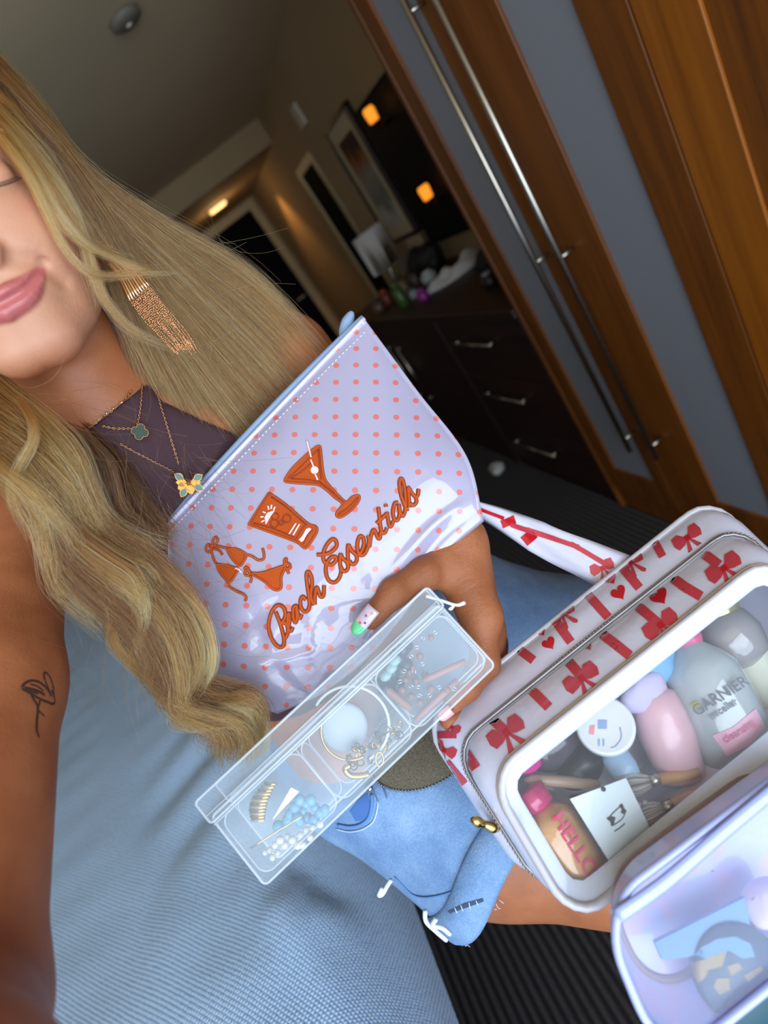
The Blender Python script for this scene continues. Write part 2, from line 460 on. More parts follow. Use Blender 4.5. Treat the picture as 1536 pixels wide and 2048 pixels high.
for y0, y1, hy in ((2.56, 3.25, 3.17), (3.255, 3.94, 3.34)):
    dd = box('cabinet_door', (XF, y0, 0.04), (XF + 0.02, y1, 0.825), M_DARKWOOD, dr, bev=0.003)
    bar_handle(dd, (XF, hy, 0.34), (XF, hy, 0.68))
box('divider', (XF - 0.003, 2.475, 0.0), (XF + 0.02, 2.555, 0.83), M_DARKWOOD, dr, bev=0.002)

# ------------------------------------------------------------------ television and framed print on the right wall
tv = thing('television', (XW, 2.8, 0.98), 'large black flat television above the dresser', 'television')
box('body', (XW - 0.045, 2.05, 0.985), (XW - 0.004, 3.42, 1.752), M_BLACK, tv, bev=0.006)
box('screen', (XW - 0.048, 2.065, 1.0), (XW - 0.044, 3.405, 1.738), mat('tv_screen', (0.003, 0.003, 0.004, 1), 0.6, Specular_IOR_Level=0.15), tv)
pic = thing('framed_print', (XW, 3.8, 1.07), 'tall framed print with brown and grey shapes in a dark frame', 'picture')
M_FR = mat('picture_frame', srgb(26, 16, 12), 0.4); M_MATB = mat('picture_mat', srgb(206, 186, 150), 0.8)
y0, y1, z0, z1 = 3.52, 4.07, 1.07, 1.835
for a, b in (((y0, z0), (y0 + 0.05, z1)), ((y1 - 0.022, z0), (y1, z1)), ((y0, z0), (y1, z0 + 0.022)), ((y0, z1 - 0.022), (y1, z1))):
    box('frame', (XW - 0.035, a[0], a[1]), (XW - 0.003, b[0], b[1]), M_FR, pic, bev=0.003)
box('mat_board', (XW - 0.02, y0 + 0.02, z0 + 0.02), (XW - 0.012, y1 - 0.02, z1 - 0.02), M_MATB, pic)
M_PR = mat('print_paper', srgb(140, 128, 104), 0.7); t = NT(M_PR)
g = t.coord('Generated'); s = t.n('ShaderNodeSeparateXYZ'); t.l(g, s.inputs[0])
n = t.noise(g, 3.5, 3); f = t.math('ADD', s.outputs[2], t.math('MULTIPLY', t.math('SUBTRACT', n, 0.5), 0.5))
t.col(t.ramp(f, [(0.12, srgb(190, 186, 176)), (0.3, srgb(120, 120, 112)), (0.55, srgb(150, 146, 134)), (0.72, srgb(150, 88, 30)), (0.86, srgb(52, 28, 14))]))
box('print', (XW - 0.0235, y0 + 0.13, z0 + 0.09), (XW - 0.019, y1 - 0.11, z1 - 0.11), M_PR, pic)

def sconce(c, label):
    """small amber wall lamp on a dark bracket"""
    o = thing('wall_sconce', (XW, c[1], c[2]), label, 'lamp', 'amber lamps by the television')
    m = mat('amber_shade', srgb(255, 170, 60), 0.5, Emission_Color=srgb(255, 150, 40), Emission_Strength=1.1)
    lathe('shade', [(0.018, -0.035), (0.026, -0.028), (0.030, 0.02), (0.024, 0.034)], c, (0, 0, 1), m, o, 20)
    lathe('bracket', [(0.012, -0.06), (0.02, -0.055), (0.022, -0.036), (0.014, -0.03)], c, (0, 0, 1), mat('bronze', srgb(70, 38, 16), 0.4, 1.0), o, 20)
    tube('arm', [c + np.array([0, 0, -0.06]), c + np.array([0.05, 0, -0.07]), np.array([XW - 0.003, c[1], c[2] - 0.05])], 0.008, mat('bronze_arm', srgb(70, 38, 16), 0.4, 1.0), o)
sconce(onX(742, 230, 1.30), 'amber glowing lamp between the picture and the television')
sconce(onX(851, 385, 1.30), 'amber glowing lamp in front of the black television screen')

# ------------------------------------------------------------------ things on the dresser
lc = onX(765, 515, 1.17); LZ = DT
lamp = thing('table_lamp', (lc[0], lc[1], LZ), 'table lamp with a white drum shade on the dresser', 'lamp')
lathe('shade', [(0.105, 0.145), (0.105, 0.14), (0.105, 0.38), (0.103, 0.38), (0.103, 0.145)], (lc[0], lc[1], LZ), (0, 0, 1), mat('lamp_linen', srgb(226, 224, 220), 0.8), lamp, 32)
lathe('base', [(0.06, 0.0), (0.06, 0.012), (0.016, 0.02), (0.014, 0.15), (0.012, 0.22)], (lc[0], lc[1], LZ), (0, 0, 1), M_STEEL, lamp, 24)
def blob(name, c, r, m, label, cat, seed, amp=0.25, group=None, nu=18, nv=28):
    th = np.linspace(0, np.pi, nu); ph = np.linspace(0, 2 * np.pi, nv, endpoint=False)
    T, F = np.meshgrid(th, ph, indexing='ij')
    d = np.stack([np.sin(T) * np.cos(F), np.sin(T) * np.sin(F), np.cos(T)], -1).reshape(-1, 3)
    s = 1 + amp * vnoise(d, 3.0, seed) + amp * 0.4 * vnoise(d, 8.0, seed + 1)
    v = d * s[:, None] * np.array(r) + np.array(c)
    v[:, 2] = np.maximum(v[:, 2], c[2] - r[2] * 0.7)
    return tag(mesh_obj(name, v, grid_faces(nu, nv, True), m), label, cat, group)
M_TOWEL = mat('white_towel', srgb(226, 228, 232), 0.95); t = NT(M_TOWEL); n = t.noise(t.coord(), 120, 3); t.bump(n, 0.6, 0.004)
def cloth(name, px, top, m, label, cat, seed=0, h=0.06):
    """crumpled cloth heap on the dresser: spine in picture pixels at the dresser top"""
    s = np.array([onZ(x, y, DT) for x, y in px]); s = spline(s, 26); nv = 20; V = []
    tt = np.gradient(s, axis=0)
    for i in range(len(s)):
        a = unit(np.cross(tt[i], (0, 0, 1))); w = top * (0.55 + 0.5 * math.sin(math.pi * min(1, max(0.08, i / 25))))
        for j in range(nv):
            u = (j / (nv - 1) - 0.5) * 2
            hh = h * (1 - u * u) * (0.62 + 0.24 * math.sin(i * 0.42 + u * 2.2 + seed) + 0.14 * math.sin(i * 0.8 - u * 3.1 + seed)) * math.sin(math.pi * min(1, max(0.04, i / 25)))
            V.append(s[i] + a * u * w + np.array([0, 0, 0.004 + abs(hh)]))
    o = mesh_obj(name, np.array(V), grid_faces(len(s), nv), m)
    md = o.modifiers.new('thickness', 'SOLIDIFY'); md.thickness = 0.004; md.offset = 1
    return tag(o, label, cat)
cloth('towel', [(852, 588), (900, 560), (940, 530), (955, 500)], 0.085, M_TOWEL, 'crumpled white towel lying on the dresser', 'towel', 0, 0.09)
cloth('towel', [(890, 512), (905, 500), (925, 488)], 0.05, M_TOWEL, 'small white towel beside the black bag on the dresser', 'towel', 2, 0.09)
def pot(name, px, py, rr, hh, col, label, cat, cap=None, zz=None):
    c = onZ(px, py, DT); o = thing(name, (c[0], c[1], DT), label, cat, 'small things crowded on the dresser')
    lathe('body', [(rr * 0.9, 0), (rr, 0.004), (rr, hh * 0.7), (rr * 0.55, hh * 0.8), (rr * 0.5, hh * 0.82)], (c[0], c[1], DT), (0, 0, 1), mat(name + '_mat', srgb(*col), 0.35), o, 18)
    lathe('lid', [(rr * 0.6, hh * 0.8), (rr * 0.62, hh), (rr * 0.5, hh * 1.01)], (c[0], c[1], DT), (0, 0, 1), mat(name + '_lid', srgb(*(cap or (40, 34, 32))), 0.35), o, 16)
pot('bottle', 851, 600, 0.03, 0.06, (140, 40, 130), 'purple bottle at the end of the white towel', 'bottle', (150, 50, 140))
pot('bottle', 812, 612, 0.03, 0.13, (60, 90, 40), 'green bottle near the front of the dresser', 'bottle', (60, 90, 50))
pot('bottle', 780, 608, 0.03, 0.09, (120, 60, 40), 'red brown bottle at the far dresser corner', 'bottle', (190, 70, 50))
pot('jar', 832, 595, 0.026, 0.05, (170, 180, 180), 'pale jar next to the purple bottle', 'jar', (110, 130, 140))
pot('jar', 762, 622, 0.035, 0.07, (90, 72, 62), 'brown jar at the dresser edge', 'jar', (60, 46, 44))
pot('bottle', 818, 590, 0.03, 0.12, (110, 92, 70), 'tan bottle beneath the lamp shade', 'bottle', (40, 30, 26))
pot('bottle', 836, 572, 0.03, 0.10, (80, 66, 54), 'brown bottle behind the towel', 'bottle', (36, 30, 28))
pot('jar', 862, 562, 0.045, 0.06, (190, 198, 204), 'white cup in front of the black bag', 'jar', (220, 224, 226))
pot('bottle', 985, 572, 0.03, 0.06, (30, 26, 30), 'black bottle against the wardrobe side', 'bottle', (150, 150, 150))
cb = onZ(895, 530, DT)
blob('black_bag', cb + np.array([-0.06, 0.12, 0.07]), (0.085, 0.13, 0.095), mat('black_nylon', srgb(14, 13, 15), 0.6), 'crumpled black bag behind the towels on the dresser', 'bag', 5)
cb = onZ(985, 540, DT)
blob('purse', cb + np.array([0.0, 0.0, 0.04]), (0.05, 0.10, 0.06), mat('navy_cloth', srgb(22, 18, 30), 0.7), 'dark purse tucked beside the wardrobe', 'bag', 9)
# stacked cards leaning on the wall behind the towels
cd = onX(845, 500, XW - 0.03)
tag(box('greeting_card', (XW - 0.06, cd[1] - 0.14, DT), (XW - 0.052, cd[1] + 0.10, DT + 0.2), mat('card_paper', srgb(196, 178, 150), 0.7)), 'cream card leaning on the wall under the television', 'card')
tag(box('greeting_card', (XW - 0.09, cd[1] + 0.2, DT), (XW - 0.082, cd[1] + 0.36, DT + 0.17), mat('card_paper_grey', srgb(150, 140, 128), 0.7)), 'grey card standing next to the table lamp', 'card')

# crumpled tissue on the carpet, pale strip of paper by the drawers
c = onZ(997, 942, 0.0)
blob('tissue', c + np.array([0, 0, 0.02]), (0.035, 0.06, 0.025), mat('tissue_paper', srgb(186, 186, 184), 0.9), 'crumpled white tissue on the dark carpet', 'tissue', 12, 0.35)
c = onZ(1040, 905, 0.0)
blob('sock', c + np.array([0, 0, 0.012]), (0.03, 0.055, 0.014), mat('sock_cotton', srgb(70, 46, 50), 0.9), 'dull pink sock on the carpet under the lowest drawer', 'sock', 14, 0.25)
# ================================================================== implicit surfaces -> one continuous mesh
def smin(a, b, k):
    h = np.clip(0.5 + 0.5 * (b - a) / k, 0, 1); return b + (a - b) * h - k * h * (1 - h)
def smax(a, b, k): return -smin(-a, -b, k)
def sd_cone(p, a, b, ra, rb):
    a = np.asarray(a); b = np.asarray(b); d = b - a
    t = np.clip(((p - a) @ d) / (d @ d + 1e-12), 0, 1)
    return np.linalg.norm(p - a - t[:, None] * d, axis=1) - (ra + (rb - ra) * t)
def sd_ell(p, c, r, R=None):
    q = p - np.asarray(c)
    if R is not None: q = q @ np.asarray(R).T
    r = np.asarray(r); k0 = np.linalg.norm(q / r, axis=1); k1 = np.linalg.norm(q / (r * r), axis=1)
    return k0 * (k0 - 1) / (k1 + 1e-9)
def sd_chain(p, pts, rad, k=None):
    d = None
    for i in range(len(pts) - 1):
        q = sd_cone(p, pts[i], pts[i + 1], rad[i], rad[i + 1])
        d = q if d is None else (np.minimum(d, q) if k is None else smin(d, q, k))
    return d
def surface_nets(sdf, lo, hi, h, blk=8):
    lo = np.asarray(lo, float); n = np.ceil((np.asarray(hi) - lo) / (h * blk)).astype(int)
    bi = np.stack(np.meshgrid(*[np.arange(q) for q in n], indexing='ij'), -1).reshape(-1, 3)
    c = lo + (bi + 0.5) * blk * h
    d = np.concatenate([sdf(c[i:i + 200000]) for i in range(0, len(c), 200000)])
    bi = bi[np.abs(d) < blk * h * 1.15]
    g = np.stack(np.meshgrid(*[np.arange(blk)] * 3, indexing='ij'), -1).reshape(-1, 3)
    cells = (bi[:, None, :] * blk + g[None]).reshape(-1, 3)
    N = n * blk + 2
    key = lambda q: (q[:, 0] * N[1] + q[:, 1]) * N[2] + q[:, 2]
    offs = np.array([(0, 0, 0), (1, 0, 0), (0, 1, 0), (1, 1, 0), (0, 0, 1), (1, 0, 1), (0, 1, 1), (1, 1, 1)])
    ck = np.stack([key(cells + o) for o in offs], 1)
    uk, inv = np.unique(ck, return_inverse=True); inv = inv.reshape(ck.shape)
    ijk = np.stack([uk // (N[1] * N[2]), (uk // N[2]) % N[1], uk % N[2]], 1)
    pts = lo + ijk * h
    val = np.concatenate([sdf(pts[i:i + 300000]) for i in range(0, len(pts), 300000)])
    cv = val[inv]; act = (cv.min(1) < 0) & (cv.max(1) >= 0)
    cells = cells[act]; cv = cv[act]
    acc = np.zeros((len(cells), 3)); cnt = np.zeros(len(cells))
    for a in range(8):
        for b in range(a + 1, 8):
            if np.abs(offs[a] - offs[b]).sum() != 1: continue
            m = (cv[:, a] < 0) != (cv[:, b] < 0); t = cv[m, a] / (cv[m, a] - cv[m, b])
            acc[m] += offs[a] + t[:, None] * (offs[b] - offs[a]); cnt[m] += 1
    V = lo + (cells + acc / cnt[:, None]) * h
    k = key(cells); order = np.argsort(k); ks = k[order]
    def find(q):
        kk = key(q); i = np.clip(np.searchsorted(ks, kk), 0, len(ks) - 1)
        return np.where(ks[i] == kk, order[i], -1)
    F = []
    for ax in range(3):
        b_, c_ = (ax + 1) % 3, (ax + 2) % 3
        oi = int(np.where((offs == np.eye(3, dtype=int)[ax]).all(1))[0][0])
        m = (cv[:, 0] < 0) != (cv[:, oi] < 0); q = cells[m]; s = cv[m, 0] < 0
        eb = np.eye(3, dtype=int)[b_]; ec = np.eye(3, dtype=int)[c_]
        f = np.stack([find(q), find(q - eb), find(q - eb - ec), find(q - ec)], 1)
        ok = (f >= 0).all(1); f = f[ok]; s = s[ok]
        f[~s] = f[~s][:, ::-1]; F.append(f)
    return V, np.concatenate(F)
def relax(V, F, it=2, lam=0.5):
    e = np.concatenate([F[:, [0, 1]], F[:, [1, 2]], F[:, [2, 3]], F[:, [3, 0]]])
    for _ in range(it):
        s = np.zeros_like(V); c = np.zeros(len(V))
        np.add.at(s, e[:, 0], V[e[:, 1]]); np.add.at(c, e[:, 0], 1)
        np.add.at(s, e[:, 1], V[e[:, 0]]); np.add.at(c, e[:, 1], 1)
        V = V + lam * (s / np.maximum(c, 1)[:, None] - V)
    return V

# ------------------------------------------------------------------ the woman: pose
HO = np.array([-0.0775, 0.5703, 1.5461])               # eye line, mid head
HX = np.array([0.9705, 0.0349, -0.2387]); HY = np.array([0.0251, -0.9987, -0.0442]); HZ = np.array([0.2400, -0.0369, 0.9701])
HR = np.array([HX, HY, HZ])                             # rows: her left, forward, up
def hw(x, y, z): return HO + HX * x + HY * y + HZ * z
PIT = np.array([-0.128, 0.610, 1.335])
R_SH = np.array([-0.262, 0.545, 1.330]); R_EL = np.array([-0.312, 0.250, 1.200]); R_WR = np.array([-0.10, -0.04, 1.30])
L_SH = np.array([0.055, 0.672, 1.300]); L_EL = np.array([0.075, 0.640, 1.085])
R_HIP = np.array([-0.155, 0.565, 0.910]); R_MID = np.array([-0.095, 0.452, 0.795]); R_KN = np.array([0.070, 0.300, 0.710]); R_AN = np.array([0.05, 0.42, 0.10])
L_HIP = np.array([0.015, 0.655, 0.880]); L_MID = np.array([0.12, 0.59, 0.76]); L_KN = np.array([0.21, 0.53, 0.50]); L_AN = np.array([0.22, 0.60, 0.10])
LW = P(912, 1080, 0.545)
HAND = {
    'index': [(962, 1232, .515), (970, 1324, .500), (934, 1376, .486), (905, 1405, .478)],
    'middle': [(974, 1262, .535), (986, 1356, .524), (958, 1416, .504), (898, 1440, .490)],
    'ring': [(980, 1288, .558), (988, 1335, .545), (975, 1410, .530), (905, 1436, .510)],
    'pinky': [(976, 1300, .578), (986, 1330, .568), (985, 1385, .540), (930, 1415, .515)],
    'thumb': [(893, 1122, .533), (848, 1148, .512), (790, 1184, .498), (742, 1236, .490)],
}
HAND = {k: [P(*q) for q in v] for k, v in HAND.items()}
HRAD = {'index': (.0150, .0128, .0112, .0092), 'middle': (.0150, .0128, .0112, .0090), 'ring': (.014, .012, .0102, .0084), 'pinky': (.012, .0105, .009, .0076), 'thumb': (.019, .0155, .0125, .0100)}

LIP_U = [(-.035, .0790, -.0610), (-.020, .0895, -.0670), (-.007, .0950, -.0685), (0, .0955, -.0700), (.007, .0950, -.0685), (.020, .0895, -.0670), (.035, .0790, -.0610)]
LIP_L = [(-.034, .0785, -.0625), (-.019, .0885, -.0750), (0, .0930, -.0798), (.019, .0885, -.0750), (.034, .0785, -.0625)]
LIP_M = [(-.038, .0800, -.0595), (-.019, .0955, -.0712), (0, .1010, -.0750), (.019, .0955, -.0712), (.038, .0800, -.0595)]
LU_ = spline(np.array(LIP_U)[3:], 11); LL_ = spline(np.array(LIP_L)[2:], 11); LM_ = spline(np.array(LIP_M)[2:], 11)
RU_ = spline(np.array([[.0040], [.0045], [.0036], [.0010]]), 11)[:, 0]; RL_ = spline(np.array([[.0062], [.0052], [.0010]]), 11)[:, 0]
def sd_head(q):
    """q in head coordinates (her left, forward, up)"""
    a = q.copy(); a[:, 0] = np.abs(a[:, 0])
    d = sd_ell(a, (0, -.018, .032), (.074, .094, .090))
    d = smin(d, sd_ell(a, (0, .022, -.040), (.060, .066, .080)), .03)
    d = smin(d, sd_ell(a, (.030, .050, -.042), (.031, .032, .030)), .025)           # smiling cheek
    d = smin(d, sd_cone(a, (.051, .005, -.068), (.016, .066, -.104), .0155, .0175), .025)  # jaw line
    d = smin(d, sd_ell(a, (0, .066, -.102), (.026, .022, .019)), .018)             # chin
    d = smin(d, sd_ell(a, (0, .072, -.072), (.030, .0195, .022)), .014)            # muzzle
    d = smin(d, sd_ell(a, (.028, .068, .022), (.028, .012, .008)), .016)           # brow
    d = smax(d, -sd_ell(a, (.034, .098, .002), (.017, .016, .010)), .014)          # eye socket
    d = smin(d, sd_ell(a, (.034, .066, .000), (.0135, .0125, .0115)), .004)        # closed lid
    d = smin(d, sd_cone(a, (0, .083, .010), (0, .1035, -.040), .0065, .0105), .012)
    d = smin(d, sd_ell(a, (.0125, .091, -.046), (.0088, .0095, .0075)), .006)      # nostril wing
    d = smin(d, sd_chain(a, LU_, RU_), .0040)
    d = smin(d, sd_chain(a, LL_, RL_), .0040)
    d = smax(d, -sd_chain(a, LM_, [.0029] * 11), .0022)   # mouth line
    d = smax(d, -sd_chain(a, [(.021, .093, -.050), (.035, .083, -.058), (.044, .072, -.074)], (.0012, .0018, .0010)), .010)  # smile fold
    # ear
    c, s = math.cos(.35), math.sin(.35); RE = np.array([[c, s, 0], [-s, c, 0], [0, 0, 1.0]])
    e = sd_ell(a, (.0745, -.014, -.008), (.0070, .018, .031), RE)
    e = smax(e, -sd_ell(a, (.0825, -.009, -.006), (.0070, .0115, .020), RE), .004)
    return smin(d, e, .006)
def sd_hand(p):
    d = None
    for k, c in HAND.items():
        q = sd_chain(p, c, HRAD[k], .004)
        d = q if d is None else smin(d, q, .0018)
        if k != 'thumb':
            d = smin(d, sd_cone(p, LW + (c[0] - LW) * 0.18, c[0], .022, .0155), .012)
    for k in ('index', 'middle', 'ring', 'pinky'):
        c = HAND[k]; up = unit(CAMPOS - c[0]) * .35 + unit(c[0] - HAND['thumb'][0]) * .65
        d = smin(d, np.linalg.norm(p - c[0] - up * .0055, axis=1) - .0105, .007)                  # knuckle
        d = smin(d, np.linalg.norm(p - c[1] - unit(c[1] - HAND['thumb'][0]) * .003, axis=1) - HRAD[k][1] * .92, .004)
        d = smin(d, sd_cone(p, LW + (c[0] - LW) * .35 + up * .0165, c[0] + up * .0135, .0022, .0026), .006)   # tendon
    d = smin(d, sd_cone(p, LW, HAND['thumb'][0], .026, .021), .012)
    c = HAND['thumb']; d = smin(d, np.linalg.norm(p - c[1] - unit(CAMPOS - c[1]) * .004, axis=1) - .0145, .006); d = smin(d, np.linalg.norm(p - c[2] - unit(CAMPOS - c[2]) * .002, axis=1) - .0122, .005)
    d = smin(d, sd_cone(p, HAND['thumb'][0], HAND['index'][0], .017, .014), .016)
    return d
def group(p, d, pts, f, k, marg=.13):
    """smooth-join one limb, looked at only where it is near"""
    pts = np.array(pts); m = ((p > pts.min(0) - marg) & (p < pts.max(0) + marg)).all(1)
    if m.any(): d[m] = smin(d[m], f(p[m]), k)
    return d
TC = np.array([-.135, .655, 1.15])
def sd_pelvis(p):
    d = sd_cone(p, R_HIP + (.04, .04, .02), L_HIP + (-.03, .02, .02), .108, .108)
    d = smin(d, sd_ell(p, (-.115, .655, 1.03), (.118, .090, .15)), .06)
    for HIP, MID, KN in ((R_HIP, R_MID, R_KN), (L_HIP, L_MID, L_KN)):
        d = smin(d, sd_chain(p, [HIP, MID, KN], (.098, .083, .058), .03), .04)
    return d
def sd_trunk(p):
    d = sd_cone(p, hw(0, -.022, -.055), PIT, .050, .053)
    d = smin(d, sd_cone(p, PIT + (0, .02, .0), R_SH + (0.02, .015, .0), .052, .046), .05)
    d = smin(d, sd_cone(p, PIT + (0, .02, .0), L_SH, .052, .046), .05)
    d = smin(d, sd_ell(p, TC, (.150, .098, .215)), .06)
    d = smin(d, sd_ell(p, TC + (0, -.070, .02), (.125, .050, .062)), .05)
    return smin(d, sd_ell(p, (-.120, .66, 1.02), (.118, .090, .16)), .05)
def sd_body(p):
    d = sd_trunk(p)
    d = group(p, d, [R_HIP, R_KN, L_HIP, L_KN], sd_pelvis, .05)
    for KN, AN in ((R_KN, R_AN), (L_KN, L_AN)):
        d = group(p, d, [KN, AN], lambda q: sd_chain(q, [KN, KN * .65 + AN * .35 + (0, .02, 0), AN], (.054, .052, .036), .02), .03)
    d = group(p, d, [R_SH, R_EL], lambda q: sd_chain(q, [R_SH, R_SH * .6 + R_EL * .4, R_EL], (.050, .0475, .040), .02), .035)
    d = group(p, d, [R_EL, R_WR + (.02, -.06, 0)], lambda q: smin(sd_chain(q, [R_EL, R_EL * .65 + R_WR * .35, R_WR], (.040, .041, .027), .02), sd_ell(q, R_WR + (.02, -.04, .02), (.035, .045, .025)), .02), .02)
    d = group(p, d, [L_SH, L_EL], lambda q: sd_chain(q, [L_SH, L_SH * .5 + L_EL * .5, L_EL], (.048, .043, .036), .02), .035)
    d = group(p, d, [L_EL, LW], lambda q: sd_chain(q, [L_EL, L_EL * .6 + LW * .4, LW], (.037, .037, .0275), .02), .02)
    return d
def sd_person(p):
    d = sd_body(p)
    q = (p - HO) @ HR.T
    m = np.linalg.norm(q, axis=1) < .26
    hd = np.linalg.norm(q, axis=1) - .10
    hd[m] = sd_head(q[m]); d = smin(d, hd, .014)
    m = np.linalg.norm(p - HAND['index'][1], axis=1) < .22
    hh = np.linalg.norm(p - HAND['index'][1], axis=1) - .09
    if m.any(): hh[m] = sd_hand(p[m])
    return smin(d, hh, .008)

M_SKIN = mat('skin', srgb(196, 132, 92), 0.42, Subsurface_Weight=0.12, Subsurface_Scale=0.006, Specular_IOR_Level=0.45)
M_SKIN.node_tree.nodes['Principled BSDF'].inputs['Subsurface Radius'].default_value = (1.0, 0.35, 0.2)
t = NT(M_SKIN)
n1 = t.noise(t.coord(), 35, 4); n2 = t.noise(t.coord(), 420, 3, 0.6)
tan = t.ramp(n1, [(0.3, srgb(150, 88, 54)), (0.7, srgb(168, 104, 66))])  # tan skin; tone also darkened for the shade on the arm
face = t.ramp(n1, [(0.3, srgb(186, 132, 104)), (0.7, srgb(196, 143, 114))])
c = t.mix(t.attr('face'), tan, face)
c = t.mix(t.math('MULTIPLY', t.attr('blush'), 0.55), c, srgb(200, 110, 92))
c = t.mix(t.attr('lip'), c, srgb(180, 98, 96))
c = t.mix(t.attr('scalp'), c, srgb(96, 66, 44))
t.col(c)
r = t.math('SUBTRACT', 0.50, t.math('MULTIPLY', t.attr('lip'), 0.2)); t.l(r, t.b.inputs['Roughness'])
n3 = t.noise(t.mapping(t.coord(), scale=(1, 1, 2.2), rot=(.5, .2, .7)), 150, 5, 0.7); t.bump(t.math('ADD', t.math('MULTIPLY', n2, .5), t.math('MULTIPLY', n3, t.math('MULTIPLY', t.attr('hand'), 3.2))), 0.34, 0.0012)

VOX = 0.0028
V, F = surface_nets(sd_person, (-.42, -.16, .06), (.30, .84, 1.70), VOX)
# finer skin over the face so the mouth and nose keep their edges
V = relax(V, F, 2, 0.5)
def refine(V, F, sel, sdf, cuts=3, it=3):
    me = bpy.data.meshes.new('tmp'); me.from_pydata(V.tolist(), [], F.tolist()); bm = bmesh.new(); bm.from_mesh(me); bpy.data.meshes.remove(me)
    bm.faces.ensure_lookup_table()
    fs = [bm.faces[i] for i in np.nonzero(sel)[0]]
    ed = list({e for f in fs for e in f.edges})
    bmesh.ops.subdivide_edges(bm, edges=ed, cuts=cuts, use_grid_fill=True)
    bm.verts.ensure_lookup_table(); bm.verts.index_update()
    v = np.array([q.co[:] for q in bm.verts]); f = [tuple(q.index for q in g.verts) for g in bm.faces]; bm.free()
    m = ((v > V[F[sel]].reshape(-1, 3).min(0)) & (v < V[F[sel]].reshape(-1, 3).max(0))).all(1)
    w = v[m]; h = .0003
    for _ in range(it):
        d = sdf(w); gx = np.stack([sdf(w + np.eye(3)[k] * h) - d for k in range(3)], 1) / h
        w = w - np.clip(d, -.0025, .0025)[:, None] * gx / (np.linalg.norm(gx, axis=1)[:, None] ** 2 + 1e-6) * .9
    v[m] = w
    return v, f
fc = (V[F].mean(1) - HO) @ HR.T
sel = (fc[:, 1] > .045) & (np.abs(fc[:, 0]) < .062) & (fc[:, 2] < .03) & (fc[:, 2] > -.125)
V, F = refine(V, F, sel, sd_person, 2)
person = mesh_obj('person', V, F, M_SKIN)
tag(person, 'person with long blonde hair, dark halter top and denim shorts taking a selfie', 'person')
q = (V - HO) @ HR.T
def seg_dist(q, pts):
    return sd_chain(q, pts, [0.0] * len(pts))
qa = q.copy(); qa[:, 0] = np.abs(qa[:, 0])
lipd = np.minimum(sd_chain(qa, LU_, RU_ + .0010), sd_chain(qa, LL_, RL_ + .0012))
att = {
    'lip': np.clip(0.5 - lipd / .0022, 0, 1),
    'hand': np.clip((.14 - np.linalg.norm(V - HAND['index'][0], axis=1)) / .03, 0, 1) + .25,
    'scalp': np.clip((.012 - (q[:, 1] - .035 - .55 * np.clip(-q[:, 2] + .03, -.1, .0) - .10 * np.clip(.06 - q[:, 2], 0, 1) * -6)) / .012, 0, 1) * 0 + np.clip(((q[:, 2] - .045) * 1.2 + (.02 - q[:, 1]) * .9) / .02, 0, 1) * (q[:, 2] > -.10) * (np.linalg.norm(q, axis=1) < .2) * (np.linalg.norm(q - (.0745, -.014, -.008), axis=1) > .032),
    'face': np.clip((.165 - np.linalg.norm(q - (0, .03, -.02), axis=1)) / .05, 0, 1) * np.clip((q[:, 1] + .0) / .03, 0, 1) * np.clip((q[:, 2] + .125) / .02, 0, 1),
    'blush': np.clip(1 - np.linalg.norm((q - (.052, .045, -.028)) / (.030, .05, .024), axis=1), 0, 1) + np.clip(1 - np.linalg.norm((q - (-.052, .045, -.028)) / (.030, .05, .024), axis=1), 0, 1),
}
for k, a in att.items():
    person.data.attributes.new(k, 'FLOAT', 'POINT').data.foreach_set('value', a.astype(np.float32))
# ================================================================== clothing
def mesh_sdf(name, sdf, lo, hi, h, m, parent, it=2):
    V, F = surface_nets(sdf, lo, hi, h); V = relax(V, F, it, 0.5)
    return mesh_obj(name, V, F, m, parent)
M_TOP = mat('maroon_knit', srgb(64, 38, 46), 0.8); t = NT(M_TOP); n = t.wave(t.coord(), 260, 1.0); t.bump(n, 0.25, 0.0006)
def sd_top(p):
    d = sd_body(p) - .0045
    x = p[:, 0] + .132 - (p[:, 2] - 1.2) * .10; z = p[:, 2]
    w = np.clip(.060 + (1.335 - z) * .55, .05, .165)
    reg = np.maximum(np.abs(x) - w, np.maximum(1.015 - z, z - 1.372 - .0 * x))
    reg = np.maximum(reg, p[:, 1] - .70)
    band = np.maximum(np.abs(z - 1.095 - (p[:, 1] - .6) * .25) - .016, -1.0)
    return smax(d, np.minimum(reg, band), .004)
mesh_sdf('halter_top', sd_top, (-.36, .44, .99), (.12, .80, 1.40), .0036, M_TOP, person)

# denim shorts
M_DENIM = mat('washed_denim', srgb(124, 160, 206), 0.85); t = NT(M_DENIM)
co = t.coord(); n1 = t.noise(co, 16, 5, 0.65); n2 = t.noise(co, 500, 2, 0.7)
w1 = t.noise(t.mapping(co, rot=(0.4, 0.3, 0.9), scale=(1.0, 0.08, 1.0)), 620, 3, 0.6)
f = t.math('ADD', t.math('MULTIPLY', n1, 0.7), t.math('MULTIPLY', n2, 0.35))
base = t.ramp(f, [(0.28, srgb(64, 98, 150)), (0.5, srgb(98, 134, 180)), (0.72, srgb(138, 168, 204))])
t.col(t.mix(t.math('MULTIPLY', w1, 0.28), base, srgb(160, 186, 214)))
t.bump(t.math('ADD', w1, n2), 0.5, 0.0009)
M_DENIM_IN = mat('denim_inside', srgb(70, 108, 170), 0.9)
M_FRAY = mat('frayed_thread', srgb(206, 220, 236), 0.9)
RT = unit(R_MID - R_HIP); LT = unit(L_MID - L_HIP)
R_HEM = R_MID + RT * 0.022; L_HEM = L_MID + LT * 0.03
